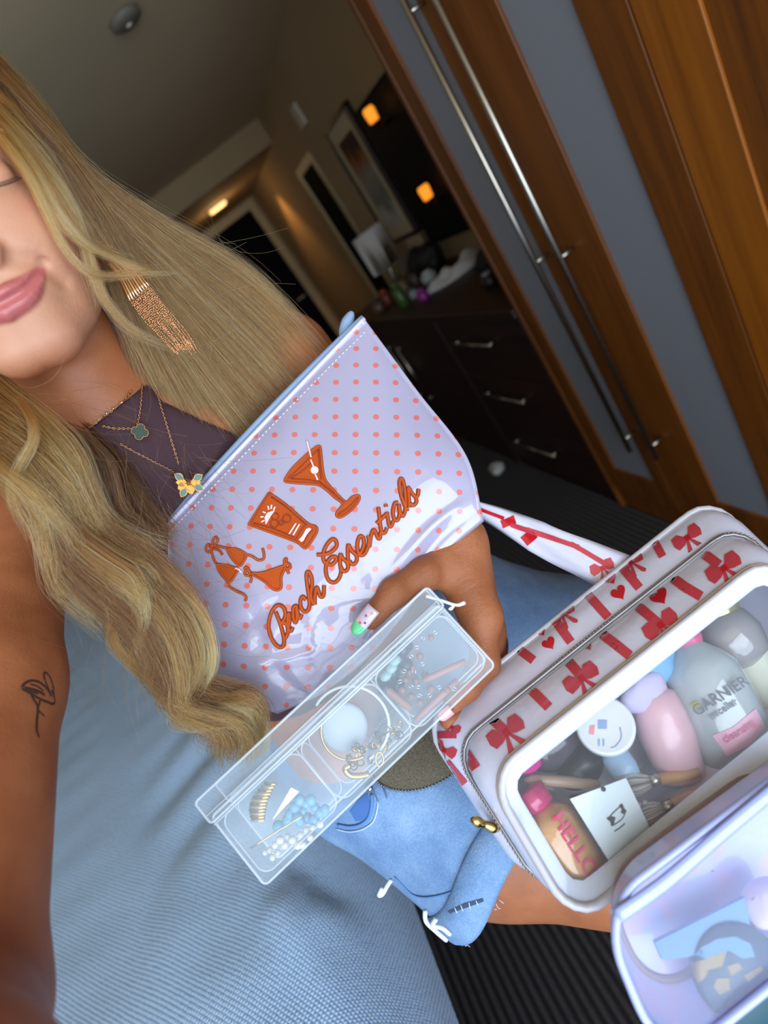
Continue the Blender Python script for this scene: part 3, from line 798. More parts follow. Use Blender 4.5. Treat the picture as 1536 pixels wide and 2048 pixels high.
def sd_legs(p):
    d = sd_cone(p, R_HIP + (.04, .04, .02), L_HIP + (-.03, .02, .02), .108, .108)
    d = smin(d, sd_ell(p, (-.115, .655, 1.03), (.118, .090, .15)), .06)
    for HIP, MID, T in ((R_HIP, R_MID, RT), (L_HIP, L_MID, LT)):
        d = smin(d, sd_chain(p, [HIP, MID, MID + T * .12], (.104, .096, .093), .03), .04)
    return d
def sd_shorts(p):
    d = sd_legs(p) - .0075 - .0022 * vnoise(p, 38, 3) - .0016 * vnoise(p, 85, 4)
    rt = (p - R_HEM) @ RT; lt = (p - L_HEM) @ LT
    nr = sd_chain(p, [R_HIP, R_MID + RT * .1], (.10, .09)); nl = sd_chain(p, [L_HIP, L_MID + LT * .1], (.10, .09))
    cut = np.where(nr < nl, rt, lt)
    return smax(smax(d, cut, .004), p[:, 2] - .990 - (p[:, 1] - .6) * .3, .004)
shorts = mesh_sdf('denim_shorts', sd_shorts, (-.36, .28, .60), (.30, .86, 1.06), .0036, M_DENIM, person)
def ring(c, ax, r0, n=72, amp=.0, seed=1, squash=1.0):
    x, y, d = frame_of(ax); a = np.linspace(0, 2 * np.pi, n, endpoint=False); out = []
    for q in a:
        dr = np.cos(q) * x + np.sin(q) * y
        lo, hi = .03, .16
        for _ in range(24):
            m = (lo + hi) / 2
            if sd_legs((c + dr * m)[None])[0] < r0: lo = m
            else: hi = m
        out.append(c + dr * lo + d * amp * math.sin(q * 5 + seed))
    return np.array(out)
def cuff(c, ax, seed):
    ax = unit(ax); R = []
    prof = [(-.036, .0085), (-.034, .0125), (-.018, .0150), (-.002, .0145), (.004, .0115), (.002, .0080)]
    for t_, o in prof: R.append(ring(c + ax * t_, ax, o, amp=.0025, seed=seed))
    return np.concatenate(R), grid_faces(len(prof), 72, True)
v, f = cuff(R_HEM, RT, 1); cf = mesh_obj('rolled_cuff', v, f, M_DENIM, shorts)
v, f = cuff(L_HEM, LT, 2); mesh_obj('rolled_cuff', v, f, M_DENIM, shorts)
# loose threads at the hem
mb = MB(); rr = ring(R_HEM + RT * .004, RT, .0115, n=140)
for i in range(140):
    if RNG.random() < .22:
        L = RNG.uniform(.001, .005); e = rr[i] + RT * L + RNG.normal(size=3) * .0018
        mb.add(*tube_vf([rr[i], (rr[i] + e) / 2 + RNG.normal(size=3) * .0012, e], .00035, 4))
mb.build('frayed_hem', M_FRAY, shorts)['kind'] = 'stuff'
bvh_s = bvh_of(cf); bvh_sh = bvh_of(shorts)
def on_shorts(pts, off=.0015):
    return drape(bvh_sh, pts, off)
# dangling threads
for px in ([(850, 1822, .50), (852, 1842, .505), (872, 1862, .51), (893, 1880, .515)], [(872, 1838, .50), (866, 1850, .503), (885, 1856, .507), (900, 1868, .512)], [(782, 1760, .53), (774, 1772, .532), (765, 1788, .535), (758, 1790, .535), (764, 1776, .533)]):
    tube('loose_thread', spline(Pn(px), 20), .0022, M_FRAY, shorts, 6)
# rip in the cuff with white cross threads
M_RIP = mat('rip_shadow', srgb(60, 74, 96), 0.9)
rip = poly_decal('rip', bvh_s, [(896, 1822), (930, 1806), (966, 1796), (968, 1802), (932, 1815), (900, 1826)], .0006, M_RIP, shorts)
for a, b in (((922, 1808), (927, 1820)), ((938, 1803), (941, 1815)), ((910, 1813), (915, 1824)), ((952, 1799), (956, 1808))):
    q, n_ = drape(bvh_s, [a, b], .0012)
    if len(q) == 2: tube('rip_thread', q, .0005, M_FRAY, shorts, 5)
# seams, pocket edge, belt loop
M_SEAM = mat('denim_seam', srgb(92, 134, 190), 0.85); M_STITCH = mat('pale_stitch', srgb(186, 208, 232), 0.8)
def seam(name, pts, w, m, par=shorts, off=.001, n=24):
    q, nn = drape(bvh_sh, spline(np.array(pts, float), n), off)
    if len(q) > 3: tube(name, q, w, m, par, 6, flat=(nn, .5))
seam('hem_seam', [(790, 1752), (830, 1790), (880, 1790), (940, 1768), (1000, 1735), (1018, 1720)], .0012, M_SEAM)
pk = poly_decal('pocket_lining', bvh_sh, [(700, 1622), (718, 1600), (736, 1586), (742, 1612), (733, 1638), (712, 1642)], .0010, M_DENIM_IN, shorts)
seam('pocket_edge', [(676, 1648), (700, 1652), (722, 1648), (738, 1634), (744, 1610), (744, 1588)], .0018, M_SEAM, off=.0014)
seam('pocket_stitch', [(672, 1656), (700, 1662), (728, 1656), (748, 1640), (756, 1612), (756, 1600)], .0008, M_STITCH, off=.0012)
bl, nn = drape(bvh_sh, [(752, 1562), (760, 1580), (768, 1600)], .004)
if len(bl) == 3: tube('belt_loop', spline(bl, 10), .0052, M_DENIM, shorts, 8, flat=(np.repeat(nn[1:2], 10, 0), .28))
rv, nn = drape(bvh_sh, [(741, 1577)], .002)
if len(rv): lathe('rivet', [(.0034, 0), (.0034, .001), (.002, .0022), (.0005, .0024)], rv[0], nn[0], mat('silver_rivet', srgb(200, 200, 204), .25, 1.0), shorts, 14)
# ================================================================== the polka dot pouch
NU, NV = 60, 52
def coons(top, bot, left, right, nu=NU, nv=NV):
    T = spline(np.array(top, float), nu); B = spline(np.array(bot, float), nu); L = spline(np.array(left, float), nv); R = spline(np.array(right, float), nv)
    u = np.linspace(0, 1, nu)[:, None, None]; v = np.linspace(0, 1, nv)[None, :, None]
    S = (1 - v) * T[:, None] + v * B[:, None] + (1 - u) * L[None] + u * R[None] - ((1 - u) * (1 - v) * T[0] + u * (1 - v) * T[-1] + (1 - u) * v * B[0] + u * v * B[-1])
    return S
S = coons(top=[(337, 1050, .540), (530, 846, .548), (729, 638, .560)],
          bot=[(555, 1428, .508), (648, 1385, .506), (740, 1312, .508), (820, 1215, .512), (892, 1108, .514), (968, 1042, .515)],
          left=[(337, 1050, .540), (338, 1170, .533), (366, 1290, .524), (440, 1382, .514), (555, 1428, .508)],
          right=[(729, 638, .560), (835, 782, .545), (933, 912, .527), (968, 1042, .515)])
front0 = Pn(S.reshape(-1, 3)).reshape(NU, NV, 3)
pu = np.linspace(0, 1, NU)[:, None]; pv = np.linspace(0, 1, NV)[None, :]
du = np.gradient(front0, axis=0); dv = np.gradient(front0, axis=1)
nrm = np.cross(du, dv); nrm /= np.linalg.norm(nrm, axis=2)[..., None]
PC = front0.mean((0, 1)); toc = unit(CAMPOS - PC)
if (nrm.mean((0, 1)) @ toc) < 0: nrm = -nrm
bul = np.sin(np.pi * pu) ** .6 * np.sin(np.pi * np.clip(pv, 0, 1)) ** .7
flatuv = np.stack(np.broadcast_arrays(pu * .27, pv * .2), -1).reshape(-1, 2)
wr_ = (vnoise(flatuv, 45, 11) * .0016 + vnoise(flatuv, 95, 12) * .0007).reshape(NU, NV) * np.sin(np.pi * pu) ** .4 * np.sin(np.pi * pv) ** .4
# creases gathered near the lower left corner and the bottom edge
cre = np.zeros((NU, NV))
for u0, v0, u1, v1, a, w in ((.02, .62, .34, .86, .0032, .022), (.05, .90, .30, .62, .0030, .02), (.14, 1.0, .26, .52, -.0035, .018), (.22, 1.0, .40, .66, .0028, .016), (.60, .82, .97, .86, .0042, .020), (.52, .90, .98, .93, -.003, .02), (.1, .55, .36, .60, -.0025, .03), (.44, .70, .62, .98, .0018, .02)):
    d = np.array([u1 - u0, v1 - v0]); L2 = d @ d
    t_ = np.clip(((pu - u0) * d[0] + (pv - v0) * d[1]) / L2, 0, 1)
    dist = np.hypot(pu - u0 - t_ * d[0], pv - v0 - t_ * d[1])
    cre += a * np.exp(-(dist / w) ** 2) * np.sin(np.pi * np.clip(t_, .05, .95))
front = front0 + nrm * (bul * .020 + wr_ + cre)[..., None]
thick = .055 * np.sin(np.pi * pu) ** .45 * np.clip(pv * 1.35, 0, 1) ** .8 * np.where(pv > .9, np.sqrt(np.clip((1 - pv) / .1, 0, 1)), 1)
back = front0 - nrm * (thick + .002)[..., None]
ex = CM[:, 0] - toc * (CM[:, 0] @ toc); ex = unit(ex); ey = unit(np.cross(toc, ex)); ey = ey if ey @ CM[:, 1] > 0 else -ey
dot0 = P(672, 764.5, .545)
def puv(v): return np.stack([(v - dot0) @ ex, (v - dot0) @ ey], 1)
M_POUCH = mat('polka_vinyl', srgb(214, 206, 236), 0.35, Coat_Weight=1.0, Coat_Roughness=0.03, Coat_IOR=1.55); t = NT(M_POUCH)
uvn = t.n('ShaderNodeUVMap').outputs[0]
mp = t.mapping(uvn, scale=(1 / .0187, 1 / .0174, 0), loc=(0.5, 0.5, 0), rot=(0, 0, -0.02))
fr = t.n('ShaderNodeVectorMath', operation='FRACTION'); t.l(mp, fr.inputs[0])
sb = t.n('ShaderNodeVectorMath', operation='SUBTRACT'); t.l(fr.outputs[0], sb.inputs[0]); sb.inputs[1].default_value = (.5, .5, 0)
ln = t.n('ShaderNodeVectorMath', operation='LENGTH'); t.l(sb.outputs[0], ln.inputs[0])
dots = t.ramp(ln.outputs['Value'], [(0.135, (1, 1, 1)), (0.155, (0.28, 0.28, 0.28)), (0.175, (0, 0, 0))])
t.col(t.mix(dots, srgb(166, 161, 188), srgb(204, 108, 104)))
n1 = t.noise(t.mapping(t.coord(), scale=(1, 1, 1)), 26, 2, 0.45); n2 = t.noise(t.coord(), 900, 2)
bp = t.n('ShaderNodeBump'); t.l(n1, bp.inputs['Height']); bp.inputs['Strength'].default_value = 0.32; bp.inputs['Distance'].default_value = 0.006; t.l(bp.outputs[0], t.b.inputs['Coat Normal'])
t.bump(n2, 0.1, 0.0003)
pouch = thing('cosmetic_pouch', tuple(P(700, 1300, .52)), 'pale lilac vinyl pouch with coral dots and orange embroidered lettering', 'pouch')
vv = np.concatenate([front.reshape(-1, 3), back.reshape(-1, 3)])
g = grid_faces(NU, NV); gb = g[:, ::-1] + NU * NV
side = []
idx = lambda i, j: i * NV + j
rim = [idx(i, 0) for i in range(NU)] + [idx(NU - 1, j) for j in range(1, NV)] + [idx(i, NV - 1) for i in range(NU - 2, -1, -1)] + [idx(0, j) for j in range(NV - 2, 0, -1)]
for a, b in zip(rim, rim[1:] + rim[:1]): side.append((a, b, b + NU * NV, a + NU * NV))
po = mesh_obj('body', vv, np.concatenate([g, gb, np.array(side)]), M_POUCH, pouch, uv=puv(vv))
bvp = bvh_of(po)
# blue zip along the top edge with its stitched white border
M_ZIP = mat('pale_blue_zip', srgb(150, 178, 214), 0.6); t = NT(M_ZIP); n = t.wave(t.coord(), 420, 0.0); t.bump(n, 0.6, 0.0008)
M_CLEAR = mat('clear_vinyl_edge', srgb(226, 226, 240), 0.2)
tp = front0[:, 0]
toph = unit(front0[:, 0].mean(0) - front0[:, 20].mean(0))
arc = np.sin(np.pi * np.linspace(0, 1, NU)) ** .7
zp = tp + toph[None] * (.0035 + .004 * arc[:, None]) - nrm[:, 0] * .006
tube('zip_tape', zp, .0042, M_ZIP, pouch, 8, flat=(nrm[:, 0], 1.2))
tube('edge_binding', tp + toph * .0005, .0022, mat('lilac_binding', srgb(206, 200, 232), .4), pouch, 8)
zt = P(692, 654, .575)
blobv = spline([zt + np.array([-.012, 0, -.012]), zt, zt + np.array([.014, 0, .008])], 12)
tube('zip_end', blobv, [.002, .004, .005, .006, .0065, .0065, .0065, .0065, .006, .005, .004, .002], M_ZIP, pouch, 10)
M_ST = mat('white_stitching', srgb(236, 234, 244), .7)
mb = MB()
for i in range(1, 58):
    a = front[i, 1] + (front[i, 2] - front[i, 1]) * .9; d_ = unit(front[min(i + 1, 59), 2] - front[i, 2])
    mb.add(*tube_vf([a + nrm[i, 2] * .0005, a + d_ * .0022 + nrm[i, 2] * .0005], .0005, 5))
mb.build('stitching', M_ST, pouch)['kind'] = 'stuff'

# ------------------------------------------------------------------ embroidery
M_ORANGE = mat('orange_thread', srgb(214, 92, 26), 0.55); t = NT(M_ORANGE)
w = t.wave(t.mapping(t.coord(), rot=(0.3, 0.5, 0.2)), 520, 2.0); t.col(t.mix(w, srgb(186, 70, 14), srgb(226, 106, 34))); t.bump(w, 0.7, 0.0006)
M_ORANGED = mat('dark_orange_thread', srgb(146, 50, 12), 0.7)
M_PINKT = mat('pale_pink_thread', srgb(240, 208, 216), 0.6)
def zoomA(p): return [(520 + x * .13021, 1120 + y * .13021) for x, y in p]
def zoomB(p): return [(620 + x * .15625, 940 + y * .15625) for x, y in p]
def zoomC(p): return [(490 + x * .15625, 870 + y * .15625) for x, y in p]
def zoomD(p): return [(400 + x * .13021, 1050 + y * .13021) for x, y in p]
def thread(mb, pts, r, off, flat=.55, n=None, m=0):
    p = np.array(pts, float)
    if len(p) > 2: p = spline(p, n or max(10, len(p) * 5))
    else: p = spline(p, 6)
    q, nn = drape(bvp, p, off)
    if len(q) > 1: mb.add(*tube_vf(q, r, 8, flat=(nn, flat)), mi=m)
def letter(strokes, name='embroidered_letter'):
    mb = MB()
    for s in strokes:
        thread(mb, s, .00185, .0006, .45, m=1); thread(mb, s, .00130, .0011, .9, m=0)
    return mb.build(name, [M_ORANGE, M_ORANGED], pouch)
letter([zoomA([(245, 800), (300, 940), (345, 1090), (372, 1230), (355, 1318), (300, 1335), (220, 1270), (155, 1130), (140, 980), (175, 820), (240, 715), (310, 695), (370, 740), (395, 830), (372, 910), (320, 970)]), zoomA([(320, 970), (385, 965), (428, 1030), (425, 1130), (385, 1205)])])
letter([zoomA([(425, 1085), (452, 960), (458, 870), (440, 815), (425, 900), (440, 1040), (475, 1090), (505, 1030)])])
letter([zoomA([(562, 700), (518, 730), (510, 850), (540, 960), (568, 900), (562, 760), (562, 700), (585, 820), (610, 895), (645, 830)])])
letter([zoomA([(710, 615), (660, 562), (625, 620), (630, 720), (680, 790), (740, 770), (768, 680)])])
letter([zoomA([(768, 680), (745, 500), (722, 330), (717, 220), (745, 182), (790, 260), (800, 380), (782, 520), (800, 620), (840, 690)]), zoomA([(840, 685), (847, 520), (872, 420), (897, 470), (930, 558), (975, 545), (985, 388)])])
letter([zoomB([(90, 1085), (180, 1080), (270, 1050), (340, 980), (330, 905), (280, 890), (210, 970), (170, 1080), (190, 1180), (270, 1212), (330, 1165), (330, 1115), (270, 1120), (215, 1200), (205, 1310), (240, 1410), (310, 1440), (370, 1390), (400, 1310)])])
letter([zoomB([(400, 1300), (385, 1180), (390, 1080), (420, 1130), (470, 1180), (490, 1240), (460, 1292), (415, 1285), (400, 1240)])])
letter([zoomB([(490, 1220), (485, 1080), (490, 960), (530, 1030), (590, 1090), (600, 1150), (570, 1200), (530, 1200), (510, 1160)])])
letter([zoomB([(610, 1090), (650, 1060), (690, 960), (680, 870), (640, 850), (610, 920), (610, 1030), (650, 1090), (700, 1070), (740, 990)])])
letter([zoomB([(740, 1000), (755, 900), (740, 840)]), zoomB([(760, 990), (780, 850), (810, 770), (840, 800), (870, 870), (895, 870), (905, 790)])])
letter([zoomB([(875, 480), (890, 600), (900, 720), (925, 800), (960, 800), (985, 740)]), zoomB([(850, 685), (920, 620), (980, 560)])])
letter([zoomB([(985, 540), (1000, 640), (1020, 720), (1045, 710), (1065, 650)]), zoomB([(966, 440), (970, 455), (972, 472)])])
letter([zoomB([(1130, 420), (1085, 430), (1060, 540), (1080, 630), (1120, 640), (1145, 560), (1135, 440), (1155, 540), (1185, 590), (1210, 550)])])
letter([zoomB([(1210, 550), (1225, 430), (1215, 270), (1190, 140), (1160, 115), (1145, 180), (1165, 320), (1205, 440), (1235, 500), (1260, 490)])])
letter([zoomB([(1270, 480), (1265, 340), (1255, 225), (1300, 290), (1350, 345), (1380, 320), (1387, 245)]), zoomB([(1350, 345), (1362, 410), (1320, 452), (1280, 430)])])
def motif(name, fills, outlines, darks=(), pinks=(), pinkfills=()):
    o = None
    for f in fills:
        q = poly_decal(name if o is None else 'fill', bvp, f, .0008, M_ORANGE, pouch if o is None else o, res=6)
        o = o or q
    mb = MB()
    for s in outlines: thread(mb, s, .0009, .0010, .8, m=0); thread(mb, s, .0013, .0006, .5, m=1)
    mb.build('outline_thread', [M_ORANGE, M_ORANGED], o)
    if darks:
        mb = MB()
        for s in darks: thread(mb, s, .00065, .0012, .7)
        mb.build('dark_thread', M_ORANGED, o)
    if pinks or pinkfills:
        mb = MB()
        for s in pinks: thread(mb, s, .0008, .0014, .7)
        if mb.v: mb.build('pink_thread', M_PINKT, o)
        for s in pinkfills: poly_decal('pink_patch', bvp, s, .0014, M_PINKT, o, res=6)
    return o
cl = lambda p: p + [p[0]]
mart = zoomC([(510, 575), (600, 440), (740, 300), (880, 180), (950, 145), (970, 200), (990, 400), (1020, 560), (1080, 650), (1190, 770), (1295, 860), (1370, 800), (1440, 775), (1465, 800), (1440, 870), (1340, 980), (1230, 1050), (1180, 1040), (1180, 990), (1250, 885), (1150, 800), (1040, 700), (940, 640), (800, 625), (650, 615), (530, 600)])
circ = lambda cx, cy, r, n=14: [(cx + r * math.cos(a), cy + r * math.sin(a)) for a in np.linspace(0, 2 * math.pi, n, endpoint=False)]
motif('embroidered_cocktail', [mart], [cl(mart)], [zoomC([(560, 560), (700, 430), (840, 290), (940, 190)]), zoomC([(590, 560), (720, 480), (850, 370)]), zoomC([(940, 190), (960, 400), (980, 580)]), zoomC([(600, 565), (800, 580), (960, 605)]), zoomC([(960, 605), (1100, 720), (1290, 870)]), zoomC([(1200, 1020), (1330, 930), (1440, 810)])], [zoomC([(795, 80), (825, 190), (850, 290)]), zoomC([(845, 320), (870, 380), (890, 430)]), zoomC([(900, 500), (935, 580)])], [zoomC(circ(895, 455, 50))])
tb = zoomC([(310, 742), (520, 890), (800, 1130), (900, 1170), (925, 1220), (890, 1300), (790, 1440), (740, 1430), (660, 1370), (400, 1270), (75, 1150), (68, 1120), (180, 940)])
motif('embroidered_sun_cream', [tb], [cl(tb)], [zoomC([(300, 770), (200, 930), (90, 1120)]), zoomC([(120, 1130), (380, 1210), (640, 1320)]), zoomC([(340, 800), (560, 950), (780, 1150)]), zoomC([(790, 1140), (700, 1260), (650, 1360)]), zoomC([(870, 1210), (800, 1300), (750, 1400)])] + [zoomC(cl(circ(x, y, r, 9))) for x, y, r in ((390, 1050, 45), (540, 1075, 50), (380, 1140, 50), (470, 1130, 28))],
      [zoomC([(300, 910), (310, 960)]), zoomC([(345, 895), (340, 950)]), zoomC([(390, 920), (370, 965)]), zoomC([(235, 985), (270, 1000)]), zoomC([(205, 1050), (245, 1050)]), zoomC([(215, 1115), (255, 1095)]), zoomC([(270, 1140), (320, 1050), (378, 970)]), zoomC([(660, 1130), (570, 1270)]), zoomC([(705, 1140), (620, 1285)]), zoomC([(830, 1190), (770, 1270), (720, 1370)]), zoomC([(800, 1200), (750, 1290), (700, 1350)]), zoomC([(850, 1200), (790, 1270), (740, 1360)])],
      [zoomC([(270, 1130), (255, 1060), (290, 1000), (375, 970)])])
cup1 = zoomD([(420, 365), (560, 370), (700, 440), (700, 510), (640, 610), (590, 610), (500, 520), (430, 400)])
cup2 = zoomD([(265, 600), (420, 625), (570, 670), (560, 740), (460, 880), (380, 810), (290, 690)])
bot = zoomD([(800, 740), (950, 735), (1130, 680), (1290, 630), (1310, 660), (1250, 800), (1245, 970), (1140, 990), (1000, 870), (810, 760)])
motif('embroidered_bikini', [cup1, cup2, bot], [cl(cup1), cl(cup2), cl(bot), zoomD([(420, 360), (250, 320), (180, 340)]), zoomD([(180, 390), (215, 520), (270, 620)]), zoomD([(195, 330), (210, 230), (255, 185), (280, 235), (245, 300), (195, 330)]), zoomD([(190, 320), (120, 310), (100, 385), (150, 415), (190, 330)]), zoomD([(200, 360), (300, 390), (350, 460)]), zoomD([(700, 450), (800, 480), (900, 540), (980, 520), (985, 440), (965, 360)]), zoomD([(450, 880), (460, 950), (560, 1010), (680, 1070), (715, 1120), (695, 1170)]), zoomD([(600, 610), (570, 665)]),
     zoomD(circ(730, 740, 38, 9) + [(768, 740)]), zoomD([(780, 730), (720, 650), (690, 680), (780, 730)]), zoomD([(770, 780), (795, 830), (775, 890)]), zoomD(circ(1350, 630, 40, 9) + [(1390, 630)]), zoomD([(1300, 620), (1300, 540), (1330, 520), (1330, 560), (1310, 620)]), zoomD([(1330, 670), (1370, 750)])], [], [zoomD([(550, 665), (600, 680), (650, 735)])])
# ================================================================== clear three compartment box with jewellery
bTL, bTR, bBL = P(393, 1602, .428), P(852, 1176, .448), P(545, 1757, .418)
bx = unit(bTR - bTL); BLN = np.linalg.norm(bTR - bTL)
by = bBL - bTL; BH = np.linalg.norm(by - bx * (by @ bx)); by = unit(by - bx * (by @ bx)); bz = np.cross(bx, by)
if bz @ (bTL - CAMPOS) < 0: bz = -bz
def bp_(x, y, z): return bTL + bx * x + by * y + bz * z
BT = 0.044
M_PLA = mat('frosted_plastic', srgb(214, 228, 240), 0.16, Alpha=0.16, Specular_IOR_Level=0.7)
M_PLB = mat('frosted_plastic_edge', srgb(222, 232, 240), 0.22, Alpha=0.42)
M_PLC = mat('tray_plastic', srgb(200, 218, 232), 0.2, Alpha=0.12)
def rrect(w, h, r, n=6):
    out = []
    for cx, cy, a0 in ((w - r, r, -90), (w - r, h - r, 0), (r, h - r, 90), (r, r, 180)):
        for k in range(n + 1):
            a = math.radians(a0 + 90 * k / n); out.append((cx + r * math.cos(a), cy + r * math.sin(a)))
    return np.array(out)
def shell(name, x0, y0, w, h, r, z0, z1, m, parent, rim=None, rr=.0008):
    """thin walled tray: rounded rectangle swept from z0 to z1, closed at both faces"""
    o = rrect(w, h, r); n = len(o)
    ra = np.array([bp_(x0 + a, y0 + b, z0) for a, b in o]); rb = np.array([bp_(x0 + a, y0 + b, z1) for a, b in o])
    f = [(i, (i + 1) % n, n + (i + 1) % n, n + i) for i in range(n)] + [tuple(range(n))[::-1], tuple(range(n, 2 * n))]
    ob = mesh_obj(name, np.concatenate([ra, rb]), f, m, parent, smooth=False)
    if rim is not None:
        for q in (ra, rb): tube('rim', q, rr, rim, ob, 6, closed=True)
    return ob
jb = thing('jewellery_box', tuple(bp_(BLN / 2, BH, BT / 2)), 'long clear plastic box of jewellery held below the pouch', 'box')
shell('body', 0.001, .016, BLN - .002, BH - .016, .004, 0, BT, M_PLA, jb, M_PLB, .0011)
shell('lid', -.0012, 0, BLN + .0024, .0195, .003, -.0015, BT + .0015, M_PLA, jb, M_PLB, .0011)
tube('lid_ridge', [bp_(0, .0215, -.001), bp_(BLN, .0215, -.001)], .0009, M_PLB, jb, 6)
tube('lid_ridge', [bp_(0, .013, -.0018), bp_(BLN, .013, -.0018)], .0006, M_PLB, jb, 6)
TW = (BLN - .008) / 3
for k in range(3):
    shell('tray', .003 + k * (TW + .001), .022, TW, BH - .026, .009, .004, BT - .004, M_PLC, jb, M_PLB, .0007)
for k in (1, 2):
    q = .003 + k * (TW + .001) - .0005
    box_pts = [bp_(q, .02, .002), bp_(q, BH - .012, .002)]
    tube('divider', box_pts, .0009, M_PLB, jb, 6)
tab = spline(Pn([(852, 1192, .449), (880, 1200, .452), (912, 1210, .456), (930, 1205, .457)]), 14)
tube('hinge_tab', tab, [.0013] * 10 + [.0015, .0016, .0017, .0016], mat('white_nylon', srgb(226, 228, 230), .4), jb, 8)
tube('hinge_tab', spline(Pn([(908, 1209, .456), (902, 1218, .456), (898, 1216, .456)]), 6), .0014, mat('white_nylon_b', srgb(226, 228, 230), .4), jb, 8)
# jewellery: every bead and trinket its own thing
G_RIGHT = 'brown beads in the compartment by the fingers'
M_BEAD = mat('wooden_bead', srgb(146, 92, 78), 0.4); M_WIRE = mat('silver_wire', srgb(220, 222, 226), 0.15, 1.0)
M_GOLD = mat('gold', srgb(226, 184, 104), 0.18, 1.0); M_SEA = mat('sea_glass', srgb(150, 184, 180), 0.25)
M_TURQ = mat('turquoise_bead', srgb(104, 172, 204), 0.25); M_PEARL = mat('pearl', srgb(222, 218, 206), 0.2); M_BLACKB = mat('dark_bead', srgb(30, 28, 34), 0.25)
M_STICK = mat('rosewood_stick', srgb(166, 112, 98), 0.5)
def sphere_vf(c, r, nu=8, nv=12, sq=(1, 1, 1)):
    th = np.linspace(0, np.pi, nu); ph = np.linspace(0, 2 * np.pi, nv, endpoint=False)
    T, F_ = np.meshgrid(th, ph, indexing='ij')
    d = np.stack([np.sin(T) * np.cos(F_), np.sin(T) * np.sin(F_), np.cos(T)], -1).reshape(-1, 3)
    return c + d * r * np.array(sq), grid_faces(nu, nv, True).tolist()
def bead(pos, r, m, label, cat, group, name='bead'):
    v, f = sphere_vf(pos, r); return tag(mesh_obj(name, v, f, m), label, cat, group)
X3 = .003 + 2 * (TW + .001); X2 = .003 + TW + .001; X1 = .003
def img_in(px, py, z):
    """point inside the box on a line of sight, z deep from its front face"""
    d = ray(px, py); t_ = ((bp_(0, 0, z) - CAMPOS) @ bz) / (d @ bz); return CAMPOS + d * t_
for px, py in ((840, 1312), (825, 1335), (812, 1360), (832, 1362), (805, 1380), (822, 1392), (862, 1378), (895, 1380), (862, 1275), (840, 1405), (818, 1345), (850, 1350)):
    bead(img_in(px, py, .022 + RNG.uniform(-.006, .008)), RNG.uniform(.0026, .0034), M_BEAD, 'small brown wooden bead inside the clear box near the fingers', 'bead', G_RIGHT)
for px, py in ((800, 1318), (778, 1358), (790, 1308), (815, 1292), (765, 1366), (785, 1345), (806, 1300), (770, 1376), (812, 1330), (795, 1370)):
    bead(img_in(px, py, .028 + RNG.uniform(-.004, .006)), RNG.uniform(.0045, .0065), M_BLACKB, 'dark round bead inside the clear box near the fingers', 'bead', 'dark beads in the clear box')
for px, py in ((783, 1337), (772, 1352), (790, 1322)):
    v, f = sphere_vf(img_in(px, py, .012), .0052, sq=(1, .8, .7)); tag(mesh_obj('sea_glass_stone', v, f, M_SEA), 'pale green stone inside the clear box', 'stone', 'pale stones in the clear box')
for px, py, a in ((846, 1277, 0), (833, 1295, .6), (822, 1313, 1.2), (845, 1328, .2), (808, 1342, .9), (828, 1343, 2), (800, 1363, .4), (822, 1373, 1.4), (836, 1374, .8), (878, 1375, .3), (908, 1378, 1), (870, 1265, .2), (839, 1391, 1.1), (859, 1391, .1)):
    c = img_in(px, py, .012); aa = np.linspace(0, 2 * np.pi, 14, endpoint=False); e1 = math.cos(a) * bx + math.sin(a) * by; e2 = -math.sin(a) * bx * .7 + math.cos(a) * by * .7 + bz * .5
    tag(tube('jump_ring', c + .0018 * (np.cos(aa)[:, None] * e1 + np.sin(aa)[:, None] * e2), .00035, M_WIRE, None, 5, closed=True), 'tiny silver jump ring inside the clear box', 'ring', 'silver jump rings in the clear box')
def stick(a, b, r, m, label):
    tag(tube('hair_stick', spline([a, (a + b) / 2, b], 6), [r * .7, r, r, r, r, r * .8], m, None, 10), label, 'stick')
stick(img_in(845, 1362, .020), img_in(932, 1322, .018), .0028, M_STICK, 'rosy wooden stick pointing at the box corner by the fingers')
stick(img_in(765, 1372, .022), img_in(822, 1418, .022), .0034, M_STICK, 'thick brown stick lying along the middle divider')
stick(img_in(830, 1440, .03), img_in(915, 1360, .03), .003, M_STICK, 'pale wooden stick at the back of the box')
# middle compartment: bangle, gold hoop, chain and charms
def arc(cx, cy, r, a0, a1, z, n=30, sx=1.0):
    return np.array([img_in(cx + r * math.cos(a) * sx, cy + r * math.sin(a), z) for a in np.radians(np.linspace(a0, a1, n))])
tag(tube('bangle', arc(700, 1450, 78, -150, 60, .016), .0012, mat('clear_bangle', srgb(226, 230, 226), .2), None, 8), 'thin white bangle in the middle compartment', 'bangle')
tag(tube('hoop_earring', arc(700, 1462, 58, 60, 200, .02), .0011, M_GOLD, None, 8), 'thin gold hoop in the middle compartment', 'earring')
lathe_o = tag(lathe('cotton_pad', [(.016, 0), (.019, .002), (.019, .005), (.016, .007)], img_in(688, 1455, .03), bz, mat('cotton', srgb(196, 206, 214), .9), None, 28), 'round pale pad at the back of the middle compartment', 'pad')
tag(tube('ring', arc(759, 1518, 14, 0, 360, .012, 22, .55)[:-1], .0009, M_GOLD, None, 8, closed=True), 'oval gold ring near the box edge in the middle compartment', 'ring')
tag(tube('bracelet', spline(np.array([img_in(x, y, .014) for x, y in ((738, 1548), (718, 1552), (700, 1550), (690, 1538), (700, 1530))]), 30), .0024, M_GOLD, None, 8), 'chunky gold bracelet at the bottom of the middle compartment', 'bracelet')
M_BRONZE = mat('aged_bronze', srgb(120, 104, 92), 0.3, 0.8)
